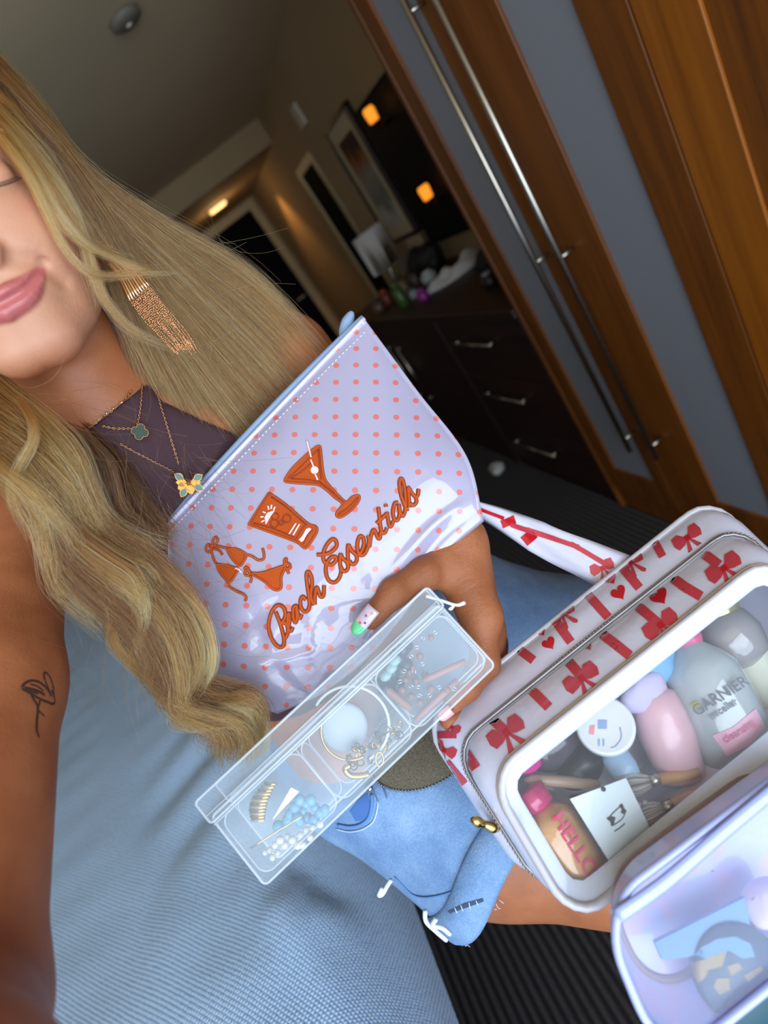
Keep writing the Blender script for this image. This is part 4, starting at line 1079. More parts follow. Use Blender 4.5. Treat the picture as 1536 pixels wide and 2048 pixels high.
for k in range(46):
    u = k / 46; px = 700 + u * 95 + RNG.normal() * 9; py = 1520 - u * 62 + RNG.normal() * 10
    c = img_in(px, py, .02 + RNG.uniform(-.006, .008)); a = RNG.uniform(0, 6.28); aa = np.linspace(0, 2 * np.pi, 10, endpoint=False)
    e1 = math.cos(a) * bx + math.sin(a) * by; e2 = unit(np.cross(e1, RNG.normal(size=3)))
    tag(tube('chain_link', c + RNG.uniform(.0016, .003) * (np.cos(aa)[:, None] * e1 + np.sin(aa)[:, None] * e2), .0006, M_BRONZE if k % 3 else M_GOLD, None, 5, closed=True), 'loose chain link in the middle compartment', 'chain', 'chain links in the middle compartment')
# first compartment: ribbed comb, gold triangle, turquoise and pearl beads
comb = thing('hair_comb', tuple(img_in(520, 1600, .02)), 'curved gold ribbed comb in the compartment away from the fingers', 'comb')
for k in range(12):
    u = k / 11; a = img_in(552 - 22 * u - 6 * math.sin(u * 3), 1568 + 72 * u, .016); b = img_in(530 - 24 * u - 16 * math.sin(u * 3), 1566 + 74 * u, .02)
    tube('tooth', [a, (a + b) / 2 - bz * .0012, b], .0013, M_GOLD if k % 2 == 0 else mat('gold_pale', srgb(216, 196, 150), .35, .6), comb, 6)
tri = [img_in(582, 1575, .012), img_in(598, 1583, .012), img_in(545, 1640, .012)]
tri = np.array(tri + [q + bz * .0012 for q in tri])
tag(mesh_obj('triangle_earring', tri, [(0, 1, 2), (5, 4, 3), (0, 3, 4, 1), (1, 4, 5, 2), (2, 5, 3, 0)], mat('pale_gold', srgb(250, 226, 168), .25, .7), None, smooth=False), 'pale gold triangle earring in the compartment away from the fingers', 'earring')
bar = spline(np.array([img_in(x, y, .010) for x, y in ((502, 1696), (555, 1662), (608, 1630))]), 8)
tag(tube('gold_bar', bar, .0006, M_GOLD, None, 6), 'thin gold bar lying across the blue beads', 'pin')
for px, py in ((600, 1600), (612, 1608), (590, 1615), (622, 1600), (605, 1622), (630, 1615), (580, 1628), (575, 1640), (595, 1636), (640, 1625), (556, 1652), (650, 1618), (615, 1636), (628, 1640), (600, 1645)):
    bead(img_in(px, py, .02 + RNG.uniform(-.004, .006)), RNG.uniform(.003, .0044), M_TURQ, 'turquoise bead in the compartment away from the fingers', 'bead', 'turquoise beads in the clear box')
for px, py in ((612, 1660), (600, 1670), (625, 1655), (585, 1680), (570, 1690), (555, 1705), (545, 1715), (595, 1690), (620, 1675), (575, 1672), (560, 1680), (540, 1700), (530, 1705), (606, 1690), (550, 1690), (640, 1648)):
    bead(img_in(px, py, .012 + RNG.uniform(-.003, .01)), RNG.uniform(.002, .0036), M_PEARL, 'small pearl bead in the compartment away from the fingers', 'bead', 'pearl beads in the clear box')
# ================================================================== bow print vinyl bag with clear window
M_VINYL = mat('white_bow_vinyl', srgb(226, 228, 250), 0.28, Coat_Weight=0.8, Coat_Roughness=0.06); t = NT(M_VINYL)
n = t.noise(t.coord(), 40, 3); t.bump(n, 0.25, 0.004)
M_RED = mat('red_print', srgb(206, 42, 60), 0.35, Coat_Weight=0.8, Coat_Roughness=0.06); t = NT(M_RED)
w = t.wave(t.mapping(t.coord(), rot=(0.6, 0.2, 0.9)), 330, 0.5); t.col(t.mix(t.math('MULTIPLY', w, 0.5), srgb(200, 34, 52), srgb(228, 120, 134)))
M_HEART = mat('red_heart_print', srgb(206, 24, 44), 0.3, Coat_Weight=0.8)
M_BORDER = mat('white_border_vinyl', srgb(184, 194, 214), 0.2, Coat_Weight=0.8, Coat_Roughness=0.05)
M_PIPING = mat('clear_piping', srgb(198, 198, 208), 0.2); M_PIPEB = mat('tan_piping_core', srgb(190, 172, 156), 0.4)
M_ZTAPE = mat('white_zip_tape', srgb(206, 214, 232), 0.7); M_ZTEETH = mat('grey_zip_teeth', srgb(150, 144, 146), 0.35, 0.7)
def film_mat(name, col, alpha, rough=0.06):
    """thin clear vinyl film: mostly see-through, with a glossy skin"""
    m = mat(name, col, rough, Specular_IOR_Level=0.6); t = NT(m)
    tr = t.n('ShaderNodeBsdfTransparent'); mx = t.n('ShaderNodeMixShader')
    lw = t.n('ShaderNodeLayerWeight'); lw.inputs[0].default_value = 0.35
    f = t.math('ADD', t.math('MULTIPLY', lw.outputs['Fresnel'], 0.35), alpha)
    n = t.noise(t.coord(), 22, 3); t.bump(n, 0.3, 0.006)
    out = [q for q in t.t.nodes if q.type == 'OUTPUT_MATERIAL'][0]
    t.l(f, mx.inputs[0]); t.l(tr.outputs[0], mx.inputs[1]); t.l(t.b.outputs[0], mx.inputs[2]); t.l(mx.outputs[0], out.inputs[0])
    return m
M_FILM = film_mat('clear_vinyl_window', srgb(226, 230, 238), 0.07)
fA, fB, fC = P(978, 1556, .418), P(1540, 1110, .430), P(1150, 1848, .375); fD = fB + fC - fA + unit(fB - fA) * -.012
kA, kB, kC = P(848, 1448, .505), P(1418, 996, .520), P(1042, 1742, .455); kD = kB + kC - kA
rr_ = rrect(1.0, 1.0, .0001, 1)
def bag_ring(F4, w_in=0.0, rad=.024, n=9, bulge=0.0):
    """closed rounded loop through a quadrilateral's corners, shrunk by w_in metres"""
    A, B, D, C = F4; LX = np.linalg.norm(B - A); LY = np.linalg.norm(C - A); out = []; w = w_in
    for cx, cy, a0 in ((LX - rad, rad, -90), (LX - rad, LY - rad, 0), (rad, LY - rad, 90), (rad, rad, 180)):
        for k in range(n + 1):
            a = math.radians(a0 + 90 * k / n); r = rad - w
            x = cx + r * math.cos(a); y = cy + r * math.sin(a); s, u = x / LX, y / LY
            out.append((1 - s) * (1 - u) * A + s * (1 - u) * B + (1 - s) * u * C + s * u * D)
    p = np.array(out)
    # even out along the long sides so the walls can sag a little
    q = np.concatenate([p, p[:1]]); L = np.r_[0, np.cumsum(np.linalg.norm(np.diff(q, axis=0), axis=1))]
    tt = np.linspace(0, L[-1], 96, endpoint=False)
    return np.stack([np.interp(tt, L, q[:, i]) for i in range(3)], 1)
def mixq(t_): return [a * (1 - t_) + b * t_ for a, b in zip((fA, fB, fD, fC), (kA, kB, kD, kC))]
bag = thing('bow_print_bag', tuple(fC), 'white vinyl bag with red bows and hearts and a clear front window', 'bag')
def wall(name, t0, t1, m, inset=0.0, k=7, bow=.004, sd=0):
    R_ = []; mid = (fA + fD) / 2 * .5 + (kA + kD) / 2 * .5
    for i in range(k):
        t_ = t0 + (t1 - t0) * i / (k - 1); r = bag_ring(mixq(t_), inset); c = r.mean(0)
        bw = bow * math.sin(math.pi * i / (k - 1))
        dr = r - c; dr /= np.linalg.norm(dr, axis=1)[:, None]
        r = r + dr * (bw + .0016 * vnoise(r, 60, 31 + sd) * math.sin(math.pi * i / (k - 1)))[:, None]
        R_.append(r)
    return mesh_obj(name, np.concatenate(R_), grid_faces(k, 96, True), m, bag)
g1 = wall('front_gusset', 0.0, 0.46, M_VINYL, 0, 8, .004, 1)
g2 = wall('back_gusset', 0.56, 1.0, M_VINYL, 0, 8, .005, 2)
zt_ = wall('zip_tape', 0.45, 0.57, M_ZTAPE, .0005, 4, -.001)
r0 = bag_ring(mixq(0)); rz = bag_ring(mixq(.51)); r1 = bag_ring(mixq(1.0))
c_ = rz.mean(0); dz_ = rz - c_; dz_ /= np.linalg.norm(dz_, axis=1)[:, None]
tube('zip_teeth', rz + dz_ * .0008, .0017, M_ZTEETH, bag, 6, closed=True)
mb = MB(); fine = spline(rz + dz_ * .0022, 520, closed=True)
for i in range(0, 520, 2):
    d_ = unit(fine[(i + 1) % 520] - fine[i]); mb.add(*sphere_vf(fine[i], .0011, 4, 6))
zt2 = mb.build('zip_tooth', M_ZTEETH, bag); zt2['kind'] = 'stuff'
tube('piping', r0, .0032, M_PIPING, bag, 8, closed=True); tube('piping_core', bag_ring(mixq(.02), -.002), .0012, M_PIPEB, bag, 6, closed=True)
tube('piping', r1, .0030, M_PIPING, bag, 8, closed=True)
ri = bag_ring(mixq(.035), .0135); 
mesh_obj('window_border', np.concatenate([r0, bag_ring(mixq(.01), .006), ri]), grid_faces(3, 96, True), M_BORDER, bag)
def cap_ring(name, ring_, m, dome=0.0, nrm_=None, k=7, seed=3):
    c = ring_.mean(0); R_ = []
    for i in range(k):
        s = 1 - i / (k - 1) * .98
        q = c + (ring_ - c) * s
        if nrm_ is not None: q = q + nrm_ * (dome * (1 - s * s)) + nrm_ * (vnoise(q, 55, seed) * .0012 * (1 - s))[:, None]
        R_.append(q)
    return mesh_obj(name, np.concatenate(R_), grid_faces(k, 96, True), m, bag)
fn = unit(np.cross(fB - fA, fC - fA)); fn = fn if fn @ (CAMPOS - fA) > 0 else -fn
cap_ring('clear_window', bag_ring(mixq(.03), .012), M_FILM, .004, fn)
cap_ring('back_panel', r1, M_VINYL, -.006, fn)
bv1 = bvh_of(g1); bv2 = bvh_of(g2)
def z3(p): return [(880 + x * .2734, 1040 + y * .2734) for x, y in p]
def z4(p): return [(1160 + x * .2448, 1040 + y * .2448) for x, y in p]
def stripe(bv, a, b, w, name='ribbon_print', m=None):
    a = np.array(a, float); b = np.array(b, float); d = unit(b - a); n_ = np.array([-d[1], d[0]]) * w / 2; a = a - d * 9; b = b + d * 9
    poly_decal(name, bv, [a + n_, a - n_, b - n_, b + n_], .0007, m or M_RED, bag, res=7)
def heart(bv, c, s, rot=-.6):
    o = []
    for k in range(22):
        t_ = 2 * math.pi * k / 22; x = 16 * math.sin(t_) ** 3; y = -(13 * math.cos(t_) - 5 * math.cos(2 * t_) - 2 * math.cos(3 * t_) - math.cos(4 * t_))
        o.append((c[0] + s * (x * math.cos(rot) - y * math.sin(rot)) / 16, c[1] + s * (x * math.sin(rot) + y * math.cos(rot)) / 16))
    poly_decal('heart_print', bv, o, .0007, M_HEART, bag, res=6)
def bow(bv, c, s, rot=-.65):
    s = s * 1.15
    def R2(x, y): return (c[0] + s * (x * math.cos(rot) - y * math.sin(rot)), c[1] + s * (x * math.sin(rot) + y * math.cos(rot)))
    for sg in (-1, 1):
        poly_decal('bow_print', bv, [R2(sg * q[0], q[1]) for q in ((.08, -.1), (.45, -.55), (.9, -.5), (1.0, 0), (.85, .35), (.4, .28), (.08, .12))], .0007, M_RED, bag, res=7)
        poly_decal('bow_print', bv, [R2(sg * q[0], q[1]) for q in ((.0, .1), (.15, .12), (.62, 1.0), (.45, 1.15), (.25, 1.0))], .0007, M_RED, bag, res=7)
    poly_decal('bow_print', bv, [R2(x, y) for x, y in ((-.16, -.16), (.16, -.16), (.16, .16), (-.16, .16))], .0012, M_HEART, bag, res=7)
for a, b in (((640, 1215), (775, 1350)), ((905, 995), (1030, 1140)), ((1185, 835), (1290, 915)), ((1290, 915), (1365, 975)), ((360, 1440), (450, 1520)), ((180, 1690), (250, 1790))): stripe(bv1, *z3([a, b]), 20)
for a, b in (((465, 700), (620, 830)), ((750, 470), (860, 550)), ((860, 550), (960, 610)), ((1030, 290), (1110, 350))): stripe(bv1, *z4([a, b]), 20)
bow(bv1, z3([(490, 1560)])[0], 36); bow(bv1, z3([(1040, 1165)])[0], 34); bow(bv1, z4([(665, 865)])[0], 34); bow(bv1, z4([(1180, 400)])[0], 34)
heart(bv1, z3([(1070, 905)])[0], 16); heart(bv1, z3([(520, 1320)])[0], 13); heart(bv1, z4([(650, 625)])[0], 19)
for a, b in (((575, 945), (660, 1010)), ((845, 740), (940, 870)), ((1085, 550), (1210, 690)), ((1335, 350), (1440, 475))): stripe(bv2, *z3([a, b]), 18)
for a, b in (((600, 160), (660, 270)),): stripe(bv2, *z4([a, b]), 16)
heart(bv2, z3([(800, 905)])[0], 14); heart(bv2, z3([(740, 815)])[0], 11); heart(bv2, z3([(1310, 535)])[0], 16); heart(bv2, z3([(1250, 430)])[0], 13)
bow(bv2, z3([(900, 690)])[0], 24); bow(bv2, z4([(880, 150)])[0], 28); bow(bv2, z3([(1400, 315)])[0], 24)
# side towards the shorts: ribbons and bows
for c, s in (((890, 1500), 22), ((905, 1455), 16)): bow(bv2, c, s, .5)
for a, b in (((900, 1530), (925, 1560)), ((885, 1470), (905, 1470))): stripe(bv2, a, b, 14)
for a, b in (((935, 1580), (960, 1620)), ((945, 1660), (975, 1680)), ((1000, 1690), (1020, 1720))): stripe(bv1, a, b, 16)
zp_ = P(968, 1648, .44)
pull = spline([zp_ + np.array([-.004, 0, .012]), zp_, zp_ + np.array([.006, -.004, -.010])], 14)
tube('zip_pull', pull, [.002, .003, .004, .0042, .004, .0034, .003, .003, .0034, .004, .0042, .004, .003, .002], M_GOLD, bag, 8)
# the strap runs back over her forearm
sp_ = Pn([(1240, 1150, .520), (1180, 1122, .535), (1110, 1092, .555), (1040, 1056, .575), (975, 1026, .590), (920, 1010, .600), (880, 1035, .612), (900, 1110, .610)])
sl = spline(sp_, 40); wS = np.concatenate([np.linspace(.020, .016, 14), np.linspace(.016, .007, 12), np.linspace(.007, .010, 14)])
tv_ = np.gradient(sl, axis=0); V_ = []
for i in range(40):
    vd = unit(sl[i] - CAMPOS); sd_ = unit(np.cross(unit(tv_[i]), vd))
    for u in np.linspace(-1, 1, 9): V_.append(sl[i] + sd_ * u * wS[i] + vd * (.004 * u * u + .0015 * math.sin(u * 5 + i * .4)))
strap = mesh_obj('strap', np.array(V_), grid_faces(40, 9), M_VINYL, bag)
md = strap.modifiers.new('thickness', 'SOLIDIFY'); md.thickness = .0015
bvs = bvh_of(strap)
stripe(bvs, (1030, 1052), (1150, 1092), 10); stripe(bvs, (1150, 1092), (1215, 1130), 10); stripe(bvs, (1055, 1078), (1062, 1072), 22, m=M_HEART); stripe(bvs, (968, 1022), (1000, 1034), 8, m=M_HEART); stripe(bvs, (1012, 1046), (1022, 1042), 16, m=M_HEART)
bow(bvs, (1205, 1136), 22, -.4)

# ------------------------------------------------------------------ things packed in the bag
def prism(a, b, z_a, z_b): return P(a[0], a[1], z_a), P(b[0], b[1], z_b)
def bottle(name, a, b, za, zb, prof, m, label, cat, cap=None, capm=None, sy=1.0, n=28):
    """axis from a to b in picture pixels at depths za, zb; prof rows are (radius, share of the length)"""
    pa, pb = P(a[0], a[1], za), P(b[0], b[1], zb); L = np.linalg.norm(pb - pa); ax = unit(pb - pa)
    o = thing(name, tuple(pb), label, cat, None)
    vd = unit(pa - CAMPOS)
    bd = lathe('body', [(r, h * L) for r, h in prof], pa, ax, m, o, n, 1.0, sy, np.cross(ax, vd))
    if cap: lathe('cap', [(r, h * L) for r, h in cap], pa, ax, capm, o, n, 1.0, sy, np.cross(ax, vd))
    return o, bd, pa, ax, L
M_AMBER = mat('honey_liquid', srgb(206, 158, 104), 0.15, Coat_Weight=1.0, Coat_Roughness=0.05)
M_PINKC = mat('pink_cap', srgb(196, 40, 110), 0.2, Coat_Weight=0.6)
M_PINKTXT = mat('pink_lettering', srgb(222, 60, 120), 0.5)
ob, body_, pa, ax, L = bottle('honey_mist_bottle', (1062, 1590), (1192, 1790), .424, .402, [(.002, .12), (.010, .14), (.0185, .22), (.0205, .30), (.0205, .95), (.0185, .99), (.012, 1.0)], M_AMBER, 'honey coloured bottle with a pink cap and pink lettering', 'bottle', [(.007, -.08), (.0125, -.06), (.0135, .10), (.010, .14), (.006, .15)], M_PINKC)
bvb = bvh_of(body_)
def text_curve(name, txt, size, m, parent, origin, xd, yd, lift):
    """lettering laid flat on a surface: origin, reading direction, up direction"""
    cu = bpy.data.curves.new(name, 'FONT'); cu.body = txt; cu.size = size; cu.align_x = 'CENTER'; cu.align_y = 'CENTER'; cu.extrude = .0001; cu.offset = size * .012
    o = bpy.data.objects.new(name, cu); o.data.materials.append(m)
    xd = unit(xd); yd = unit(yd - xd * (yd @ xd)); zd = np.cross(xd, yd)
    COL.objects.link(o)
    dg = bpy.context.evaluated_depsgraph_get(); me = bpy.data.meshes.new_from_object(o.evaluated_get(dg)); bpy.data.objects.remove(o)
    v = np.array([q.co[:] for q in me.vertices]); w_ = origin + v[:, :1] * xd + v[:, 1:2] * yd + v[:, 2:3] * zd + zd * lift
    me.vertices.foreach_set('co', w_.ravel()); me.update()
    if not me.materials: me.materials.append(m)
    return link(bpy.data.objects.new(name, me), parent)
def text_on(name, txt, px, size, m, parent, bv, read, lift=.0006, up=None):
    """read: picture direction of reading"""
    h, n_ = cast(bv, *px)
    if h is None: return
    e = 8.0; d_ = np.array(read, float) / np.hypot(*read)
    h2, _ = cast(bv, px[0] + d_[0] * e, px[1] + d_[1] * e)
    xd = unit((h2 if h2 is not None else h + CM @ np.array([d_[0], d_[1], 0]) * .01) - h); xd = unit(xd - n_ * (xd @ n_)); yd = np.cross(n_, xd)
    return text_curve(name, txt, size, m, parent, h, xd, yd, lift)
text_on('lettering', 'HELLO', (1148, 1690), .0145, M_PINKTXT, ob, bvb, (.52, .85), .0012)
# paper tag with its black emblem
tagp = Pn([(1140, 1598, .398), (1252, 1556, .402), (1320, 1694, .388), (1238, 1754, .384)])
tagp[2] = tagp[2] - unit(np.cross(tagp[1] - tagp[0], tagp[3] - tagp[0])) * ((tagp[2] - tagp[0]) @ unit(np.cross(tagp[1] - tagp[0], tagp[3] - tagp[0])))
cardn = unit(np.cross(tagp[1] - tagp[0], tagp[3] - tagp[0])); cardn = cardn if cardn @ (CAMPOS - tagp[0]) > 0 else -cardn
pt = thing('paper_tag', tuple(tagp[3]), 'white paper swing tag with a small black emblem', 'tag')
vt = np.concatenate([tagp, tagp - cardn * .0008])
pcard = mesh_obj('card', vt, [(0, 1, 2, 3), (7, 6, 5, 4), (0, 4, 5, 1), (1, 5, 6, 2), (2, 6, 7, 3), (3, 7, 4, 0)], mat('tag_card', srgb(206, 220, 226), .5), pt, smooth=False)
bvt = bvh_of(pcard)
M_INK = mat('black_ink', srgb(22, 20, 22), .5)
def z5(p): return [(960 + x * .26042, 1480 + y * .26042) for x, y in p]
poly_decal('emblem', bvt, z5([(968, 600), (1000, 580), (1040, 592), (1030, 630), (1035, 655), (1005, 662), (1000, 630)]), .0004, M_INK, pt)
poly_decal('emblem', bvt, z5([(1065, 500), (1092, 485), (1105, 520), (1125, 545), (1110, 572), (1080, 560), (1085, 530)]), .0004, M_INK, pt)
for ln_ in ([(1000, 580), (1045, 535), (1090, 500)], [(1035, 645), (1085, 610), (1110, 570)], [(1030, 700), (1075, 672), (1110, 640)]):
    q, n_ = drape(bvt, spline(np.array(z5(ln_)), 10), .0005)
    if len(q) > 1: tube('emblem_line', q, .0003, M_INK, pt, 5)
hp_, _ = drape(bvt, [(1206, 1578)], .0006)
if len(hp_): lathe('eyelet', [(.0016, 0), (.0016, .0004), (.0008, .0005)], hp_[0], cardn, M_INK, pt, 14)
M_CREAM = mat('cream_plastic', srgb(226, 232, 236), .3); M_LBLUE = mat('pale_blue_print', srgb(140, 168, 214), .5)
# round white jar seen lid-on
jo, jn = P(1210, 1452, .425), unit(CAMPOS - P(1210, 1452, .425) + np.array([.05, 0, .1]))
jar = thing('cream_jar', tuple(jo), 'round white jar with a blue and pink printed lid', 'jar')
lathe('pot', [(.016, -.030), (.019, -.028), (.0195, -.008), (.0195, -.006)], jo, jn, mat('jar_blue', srgb(160, 190, 220), .3), jar, 32)
jl = lathe('lid', [(.0205, -.008), (.021, -.006), (.021, .004), (.0195, .006), (.0185, .0055), (.002, .0055)], jo, jn, M_CREAM, jar, 36)
bvj = bvh_of(jl)
poly_decal('label_print', bvj, [(1196, 1440), (1214, 1440), (1214, 1458), (1196, 1458)], .0004, M_LBLUE, jar)
poly_decal('label_print', bvj, [(1180, 1452), (1190, 1450), (1188, 1470), (1178, 1468)], .0004, mat('pink_print', srgb(240, 150, 160), .5), jar)
for dx in (0, 9): poly_decal('label_print', bvj, [(1196 + dx, 1478), (1200 + dx, 1478), (1200 + dx, 1492), (1196 + dx, 1492)], .0004, M_LBLUE, jar)
q, n_ = drape(bvj, spline(np.array([(1240, 1455), (1243, 1475), (1232, 1492), (1222, 1496)], float), 12), .0004)
if len(q) > 2: tube('label_line', q, .0004, M_LBLUE, jar, 5)
bottle('sample_tube', (1222, 1500), (1262, 1562), .432, .420, [(.008, 0), (.0105, .2), (.011, .6), (.009, .98), (.004, 1.0)], mat('blue_tube', srgb(150, 184, 214), .3), 'small pale blue tube under the round jar', 'tube', sy=.5)
bottle('blush_tube', (1300, 1380), (1368, 1560), .440, .425, [(.010, 0), (.0165, .06), (.019, .25), (.020, .5), (.017, .95), (.014, 1.0)], mat('blush_plastic', srgb(220, 178, 190), .35, Coat_Weight=.5), 'blush pink tube in the middle of the bag', 'tube', [(.011, -.18), (.0125, -.16), (.0125, .02), (.011, .03)], mat('blush_cap', srgb(230, 190, 204), .3))
M_MIC = mat('clear_grey_bottle', srgb(168, 180, 186), .12, Coat_Weight=1.0, Coat_Roughness=.04)
mo, mbd, pa, ax, L = bottle('micellar_bottle', (1368, 1280), (1492, 1530), .450, .418, [(.008, 0), (.011, .04), (.022, .16), (.0275, .26), (.0285, .40), (.0285, .93), (.026, .985), (.02, 1.0)], M_MIC, 'large clear bottle with a pink cap, leaf emblem and pink label', 'bottle', [(.0075, -.13), (.0125, -.12), (.0135, 0.0), (.0125, .05), (.009, .06)], mat('deep_pink_cap', srgb(206, 84, 134), .25), sy=.75)
bvm = bvh_of(mbd)
poly_decal('leaf_emblem', bvm, z4([(905, 1500), (940, 1480), (985, 1490), (990, 1515), (950, 1535), (915, 1525)]), .0006, mat('leaf_green', srgb(176, 190, 60), .5), mo)
text_on('lettering', 'GARNIER', (1440, 1392), .0105, mat('grey_ink', srgb(84, 86, 96), .5), mo, bvm, (.82, -.52), .0012)
text_on('lettering', 'micellar', (1446, 1418), .0070, mat('grey_ink_b', srgb(110, 112, 122), .5), mo, bvm, (.82, -.52), .0012)
poly_decal('pink_label', bvm, z4([(1080, 1760), (1250, 1690), (1430, 1540), (1510, 1690), (1380, 1840), (1200, 1930), (1150, 1850)]), .0006, mat('pink_label', srgb(232, 176, 206), .5), mo)
text_on('lettering', 'cleansing', (1478, 1462), .0070, mat('rose_ink', srgb(206, 96, 140), .5), mo, bvm, (.82, -.52), .0014)
po_, pbd, pa, ax, L = bottle('perfume_bottle', (1432, 1225), (1490, 1330), .468, .455, [(.012, 0), (.020, .08), (.025, .4), (.024, .8), (.016, 1.0)], mat('smoky_glass', srgb(150, 148, 152), .1, Coat_Weight=1.0), 'smoky glass perfume bottle with a gold collar', 'bottle', [(.018, -.10), (.0185, -.08), (.0185, .07), (.018, .08)], mat('brass_collar', srgb(216, 200, 140), .2, .7))
bottle('pale_tube', (1480, 1270), (1560, 1450), .455, .43, [(.012, 0), (.014, .06), (.015, .5), (.014, .96), (.012, 1.0)], mat('pale_tube', srgb(216, 222, 204), .35), 'pale ivory tube standing behind the clear bottle', 'tube', sy=.55)
c = P(1290, 1320, .450)
blob('face_cloth', c, (.024, .018, .028), mat('sky_cloth', srgb(116, 176, 220), .8), 'sky blue cloth folded behind the jar', 'cloth', 41, .22)
c = P(1285, 1385, .436)
blob('powder_puff', c, (.020, .012, .017), mat('lilac_puff', srgb(196, 190, 224), .9), 'lilac powder puff below the blue cloth', 'puff', 42, .12)
c = P(1110, 1492, .452)
blob('sunglasses_case', c, (.026, .016, .022), mat('smoke_plastic', srgb(76, 70, 80), .15, Coat_Weight=.8), 'dark smoky case beside the jar', 'case', 43, .10)
c = P(1160, 1535, .440)
blob('hair_brush', c, (.020, .014, .014), mat('black_rubber', srgb(16, 16, 22), .35), 'black rounded brush head under the jar', 'brush', 44, .10)
tag(tube('lip_pencil', spline(Pn([(1048, 1560, .432), (1110, 1562, .430), (1200, 1570, .424)]), 10), [.002, .0042, .0044, .0044, .0044, .0044, .0044, .0042, .004, .003], mat('tan_pencil', srgb(176, 150, 130), .4)), 'tan pencil lying above the honey bottle', 'pencil')
tag(tube('lip_gloss', spline(Pn([(1036, 1532, .432), (1060, 1530, .436), (1075, 1515, .440)]), 8), [.004, .006, .006, .006, .006, .006, .006, .004], mat('magenta_gloss', srgb(216, 40, 150), .2)), 'magenta lip gloss in the bag corner', 'lip gloss')
def brush(name, a, b, za, zb, label, hm):
    pa, pb = P(*a, za), P(*b, zb); d_ = unit(pb - pa); o = thing(name, tuple(pb), label, 'brush')
    tube('handle', [pa + (pb - pa) * .48, pa + (pb - pa) * .75, pb], [.0042, .0046, .0034], hm, o, 10)
    tube('ferrule', [pa + (pb - pa) * .38, pa + (pb - pa) * .5], .0046, M_STEEL, o, 10)
    mb = MB(); x, y, _ = frame_of(d_); L = np.linalg.norm(pb - pa) * .4
    for k in range(90):
        a_ = RNG.uniform(0, 6.28); r = math.sqrt(RNG.random()); o2 = (x * math.cos(a_) + y * math.sin(a_)) * r
        s0 = pa + d_ * L; mb.add(*tube_vf([s0 + o2 * .0036, s0 - d_ * L * .5 + o2 * .008, s0 - d_ * L * RNG.uniform(.85, 1.05) + o2 * .0075], .00035, 4))
    mb.build('bristles', mat('pale_bristle', srgb(196, 190, 186), .8), o)['kind'] = 'stuff'
brush('makeup_brush', (1240, 1572), (1400, 1545), .420, .41, 'makeup brush with grey bristles and a tan handle', mat('tan_handle', srgb(190, 140, 86), .4))
brush('makeup_brush', (1272, 1640), (1420, 1580), .402, .398, 'makeup brush with pale bristles nearest the lower edge', mat('rose_handle', srgb(206, 164, 140), .4))
mb = MB()
for k in range(26):
    c = P(1262 + (k % 6) * 9 + RNG.normal() * 2, 1610 + (k // 6) * 18 + RNG.normal() * 3, .404); mb.add(*sphere_vf(c, .0026, 5, 7))
hb = mb.build('beaded_bracelet', mat('grey_beads', srgb(150, 146, 142), .3)); tag(hb, 'heap of small grey beads beside the paper tag', 'beads', kind='stuff')

# ================================================================== second clear bag in the corner
M_LILAC = film_mat('lilac_vinyl', srgb(196, 202, 240), 0.20, 0.10)
M_LILACB = mat('lilac_back', srgb(214, 220, 250), .4, Coat_Weight=.6); t = NT(M_LILACB); n = t.noise(t.coord(), 45, 2); t.col(t.ramp(n, [(.45, srgb(194, 204, 244)), (.62, srgb(220, 196, 230))]))
gA, gB, gC = P(1196, 1818, .338), P(1640, 1490, .360), P(1330, 2140, .312); gD = gB + gC - gA
bn = unit(np.cross(gB - gA, gC - gA)); bn = bn if bn @ (CAMPOS - gA) > 0 else -bn
hA, hB, hC, hD = [q - bn * .026 + (np.array([.0, .008, 0.0])) for q in (gA, gB, gC, gD)]
hc_ = (hA + hB + hC + hD) / 4; hA, hB, hC, hD = [hc_ + (q - hc_) * .84 for q in (hA, hB, hC, hD)]
bag2 = thing('lilac_clear_bag', tuple(gC), 'see-through lilac vinyl bag in the lower corner nearest the lens', 'bag')
def mix2(t_): return [a * (1 - t_) + b * t_ for a, b in zip((gA, gB, gD, gC), (hA, hB, hD, hC))]
s0, s1, s2 = bag_ring(mix2(0), 0, .03), bag_ring(mix2(.5), -.004, .03), bag_ring(mix2(1), 0, .03)
mesh_obj('side_wall', np.concatenate([s0, s1, s2]), grid_faces(3, 96, True), M_LILACB, bag2)
tube('piping', s0, .0026, mat('lilac_piping', srgb(176, 186, 236), .25), bag2, 8, closed=True); tube('piping', s2, .0026, mat('tan_edge', srgb(150, 130, 126), .4), bag2, 8, closed=True)
def cap2(name, ring_, m, dome, k=10, seed=5, amp=.004):
    c = ring_.mean(0); R_ = []
    for i in range(k):
        s = 1 - i / (k - 1) * .985; q = c + (ring_ - c) * s
        q = q + bn * (dome * (1 - s ** 2)) + bn * (vnoise(q, 38, seed) * amp * (1 - s))[:, None]; R_.append(q)
    return mesh_obj(name, np.concatenate(R_), grid_faces(k, 96, True), m, bag2)
cap2('front_film', bag_ring(mix2(.03), .002, .03), M_LILAC, .006)
cap2('back_panel', s2, M_LILACB, -.004)
def in2(px, py, d_):
    r = ray(px, py); t_ = ((gA - bn * d_ - CAMPOS) @ bn) / (r @ bn); return CAMPOS + r * t_
tube('seam_welt', spline(np.array([in2(x, y, -.004) for x, y in ((1235, 1832), (1330, 1765), (1440, 1670), (1560, 1570))]), 20), .0042, mat('lilac_welt', srgb(158, 170, 226), .25, Coat_Weight=.8), bag2, 8, flat=(np.repeat(bn[None], 20, 0), .4))
sq = np.array([in2(x, y, .010) for x, y in ((1310, 1885), (1400, 1840), (1490, 1795), (1500, 1850), (1480, 1890), (1370, 1915), (1325, 1920))])
vb = np.concatenate([sq, sq - bn * .004]); k = len(sq)
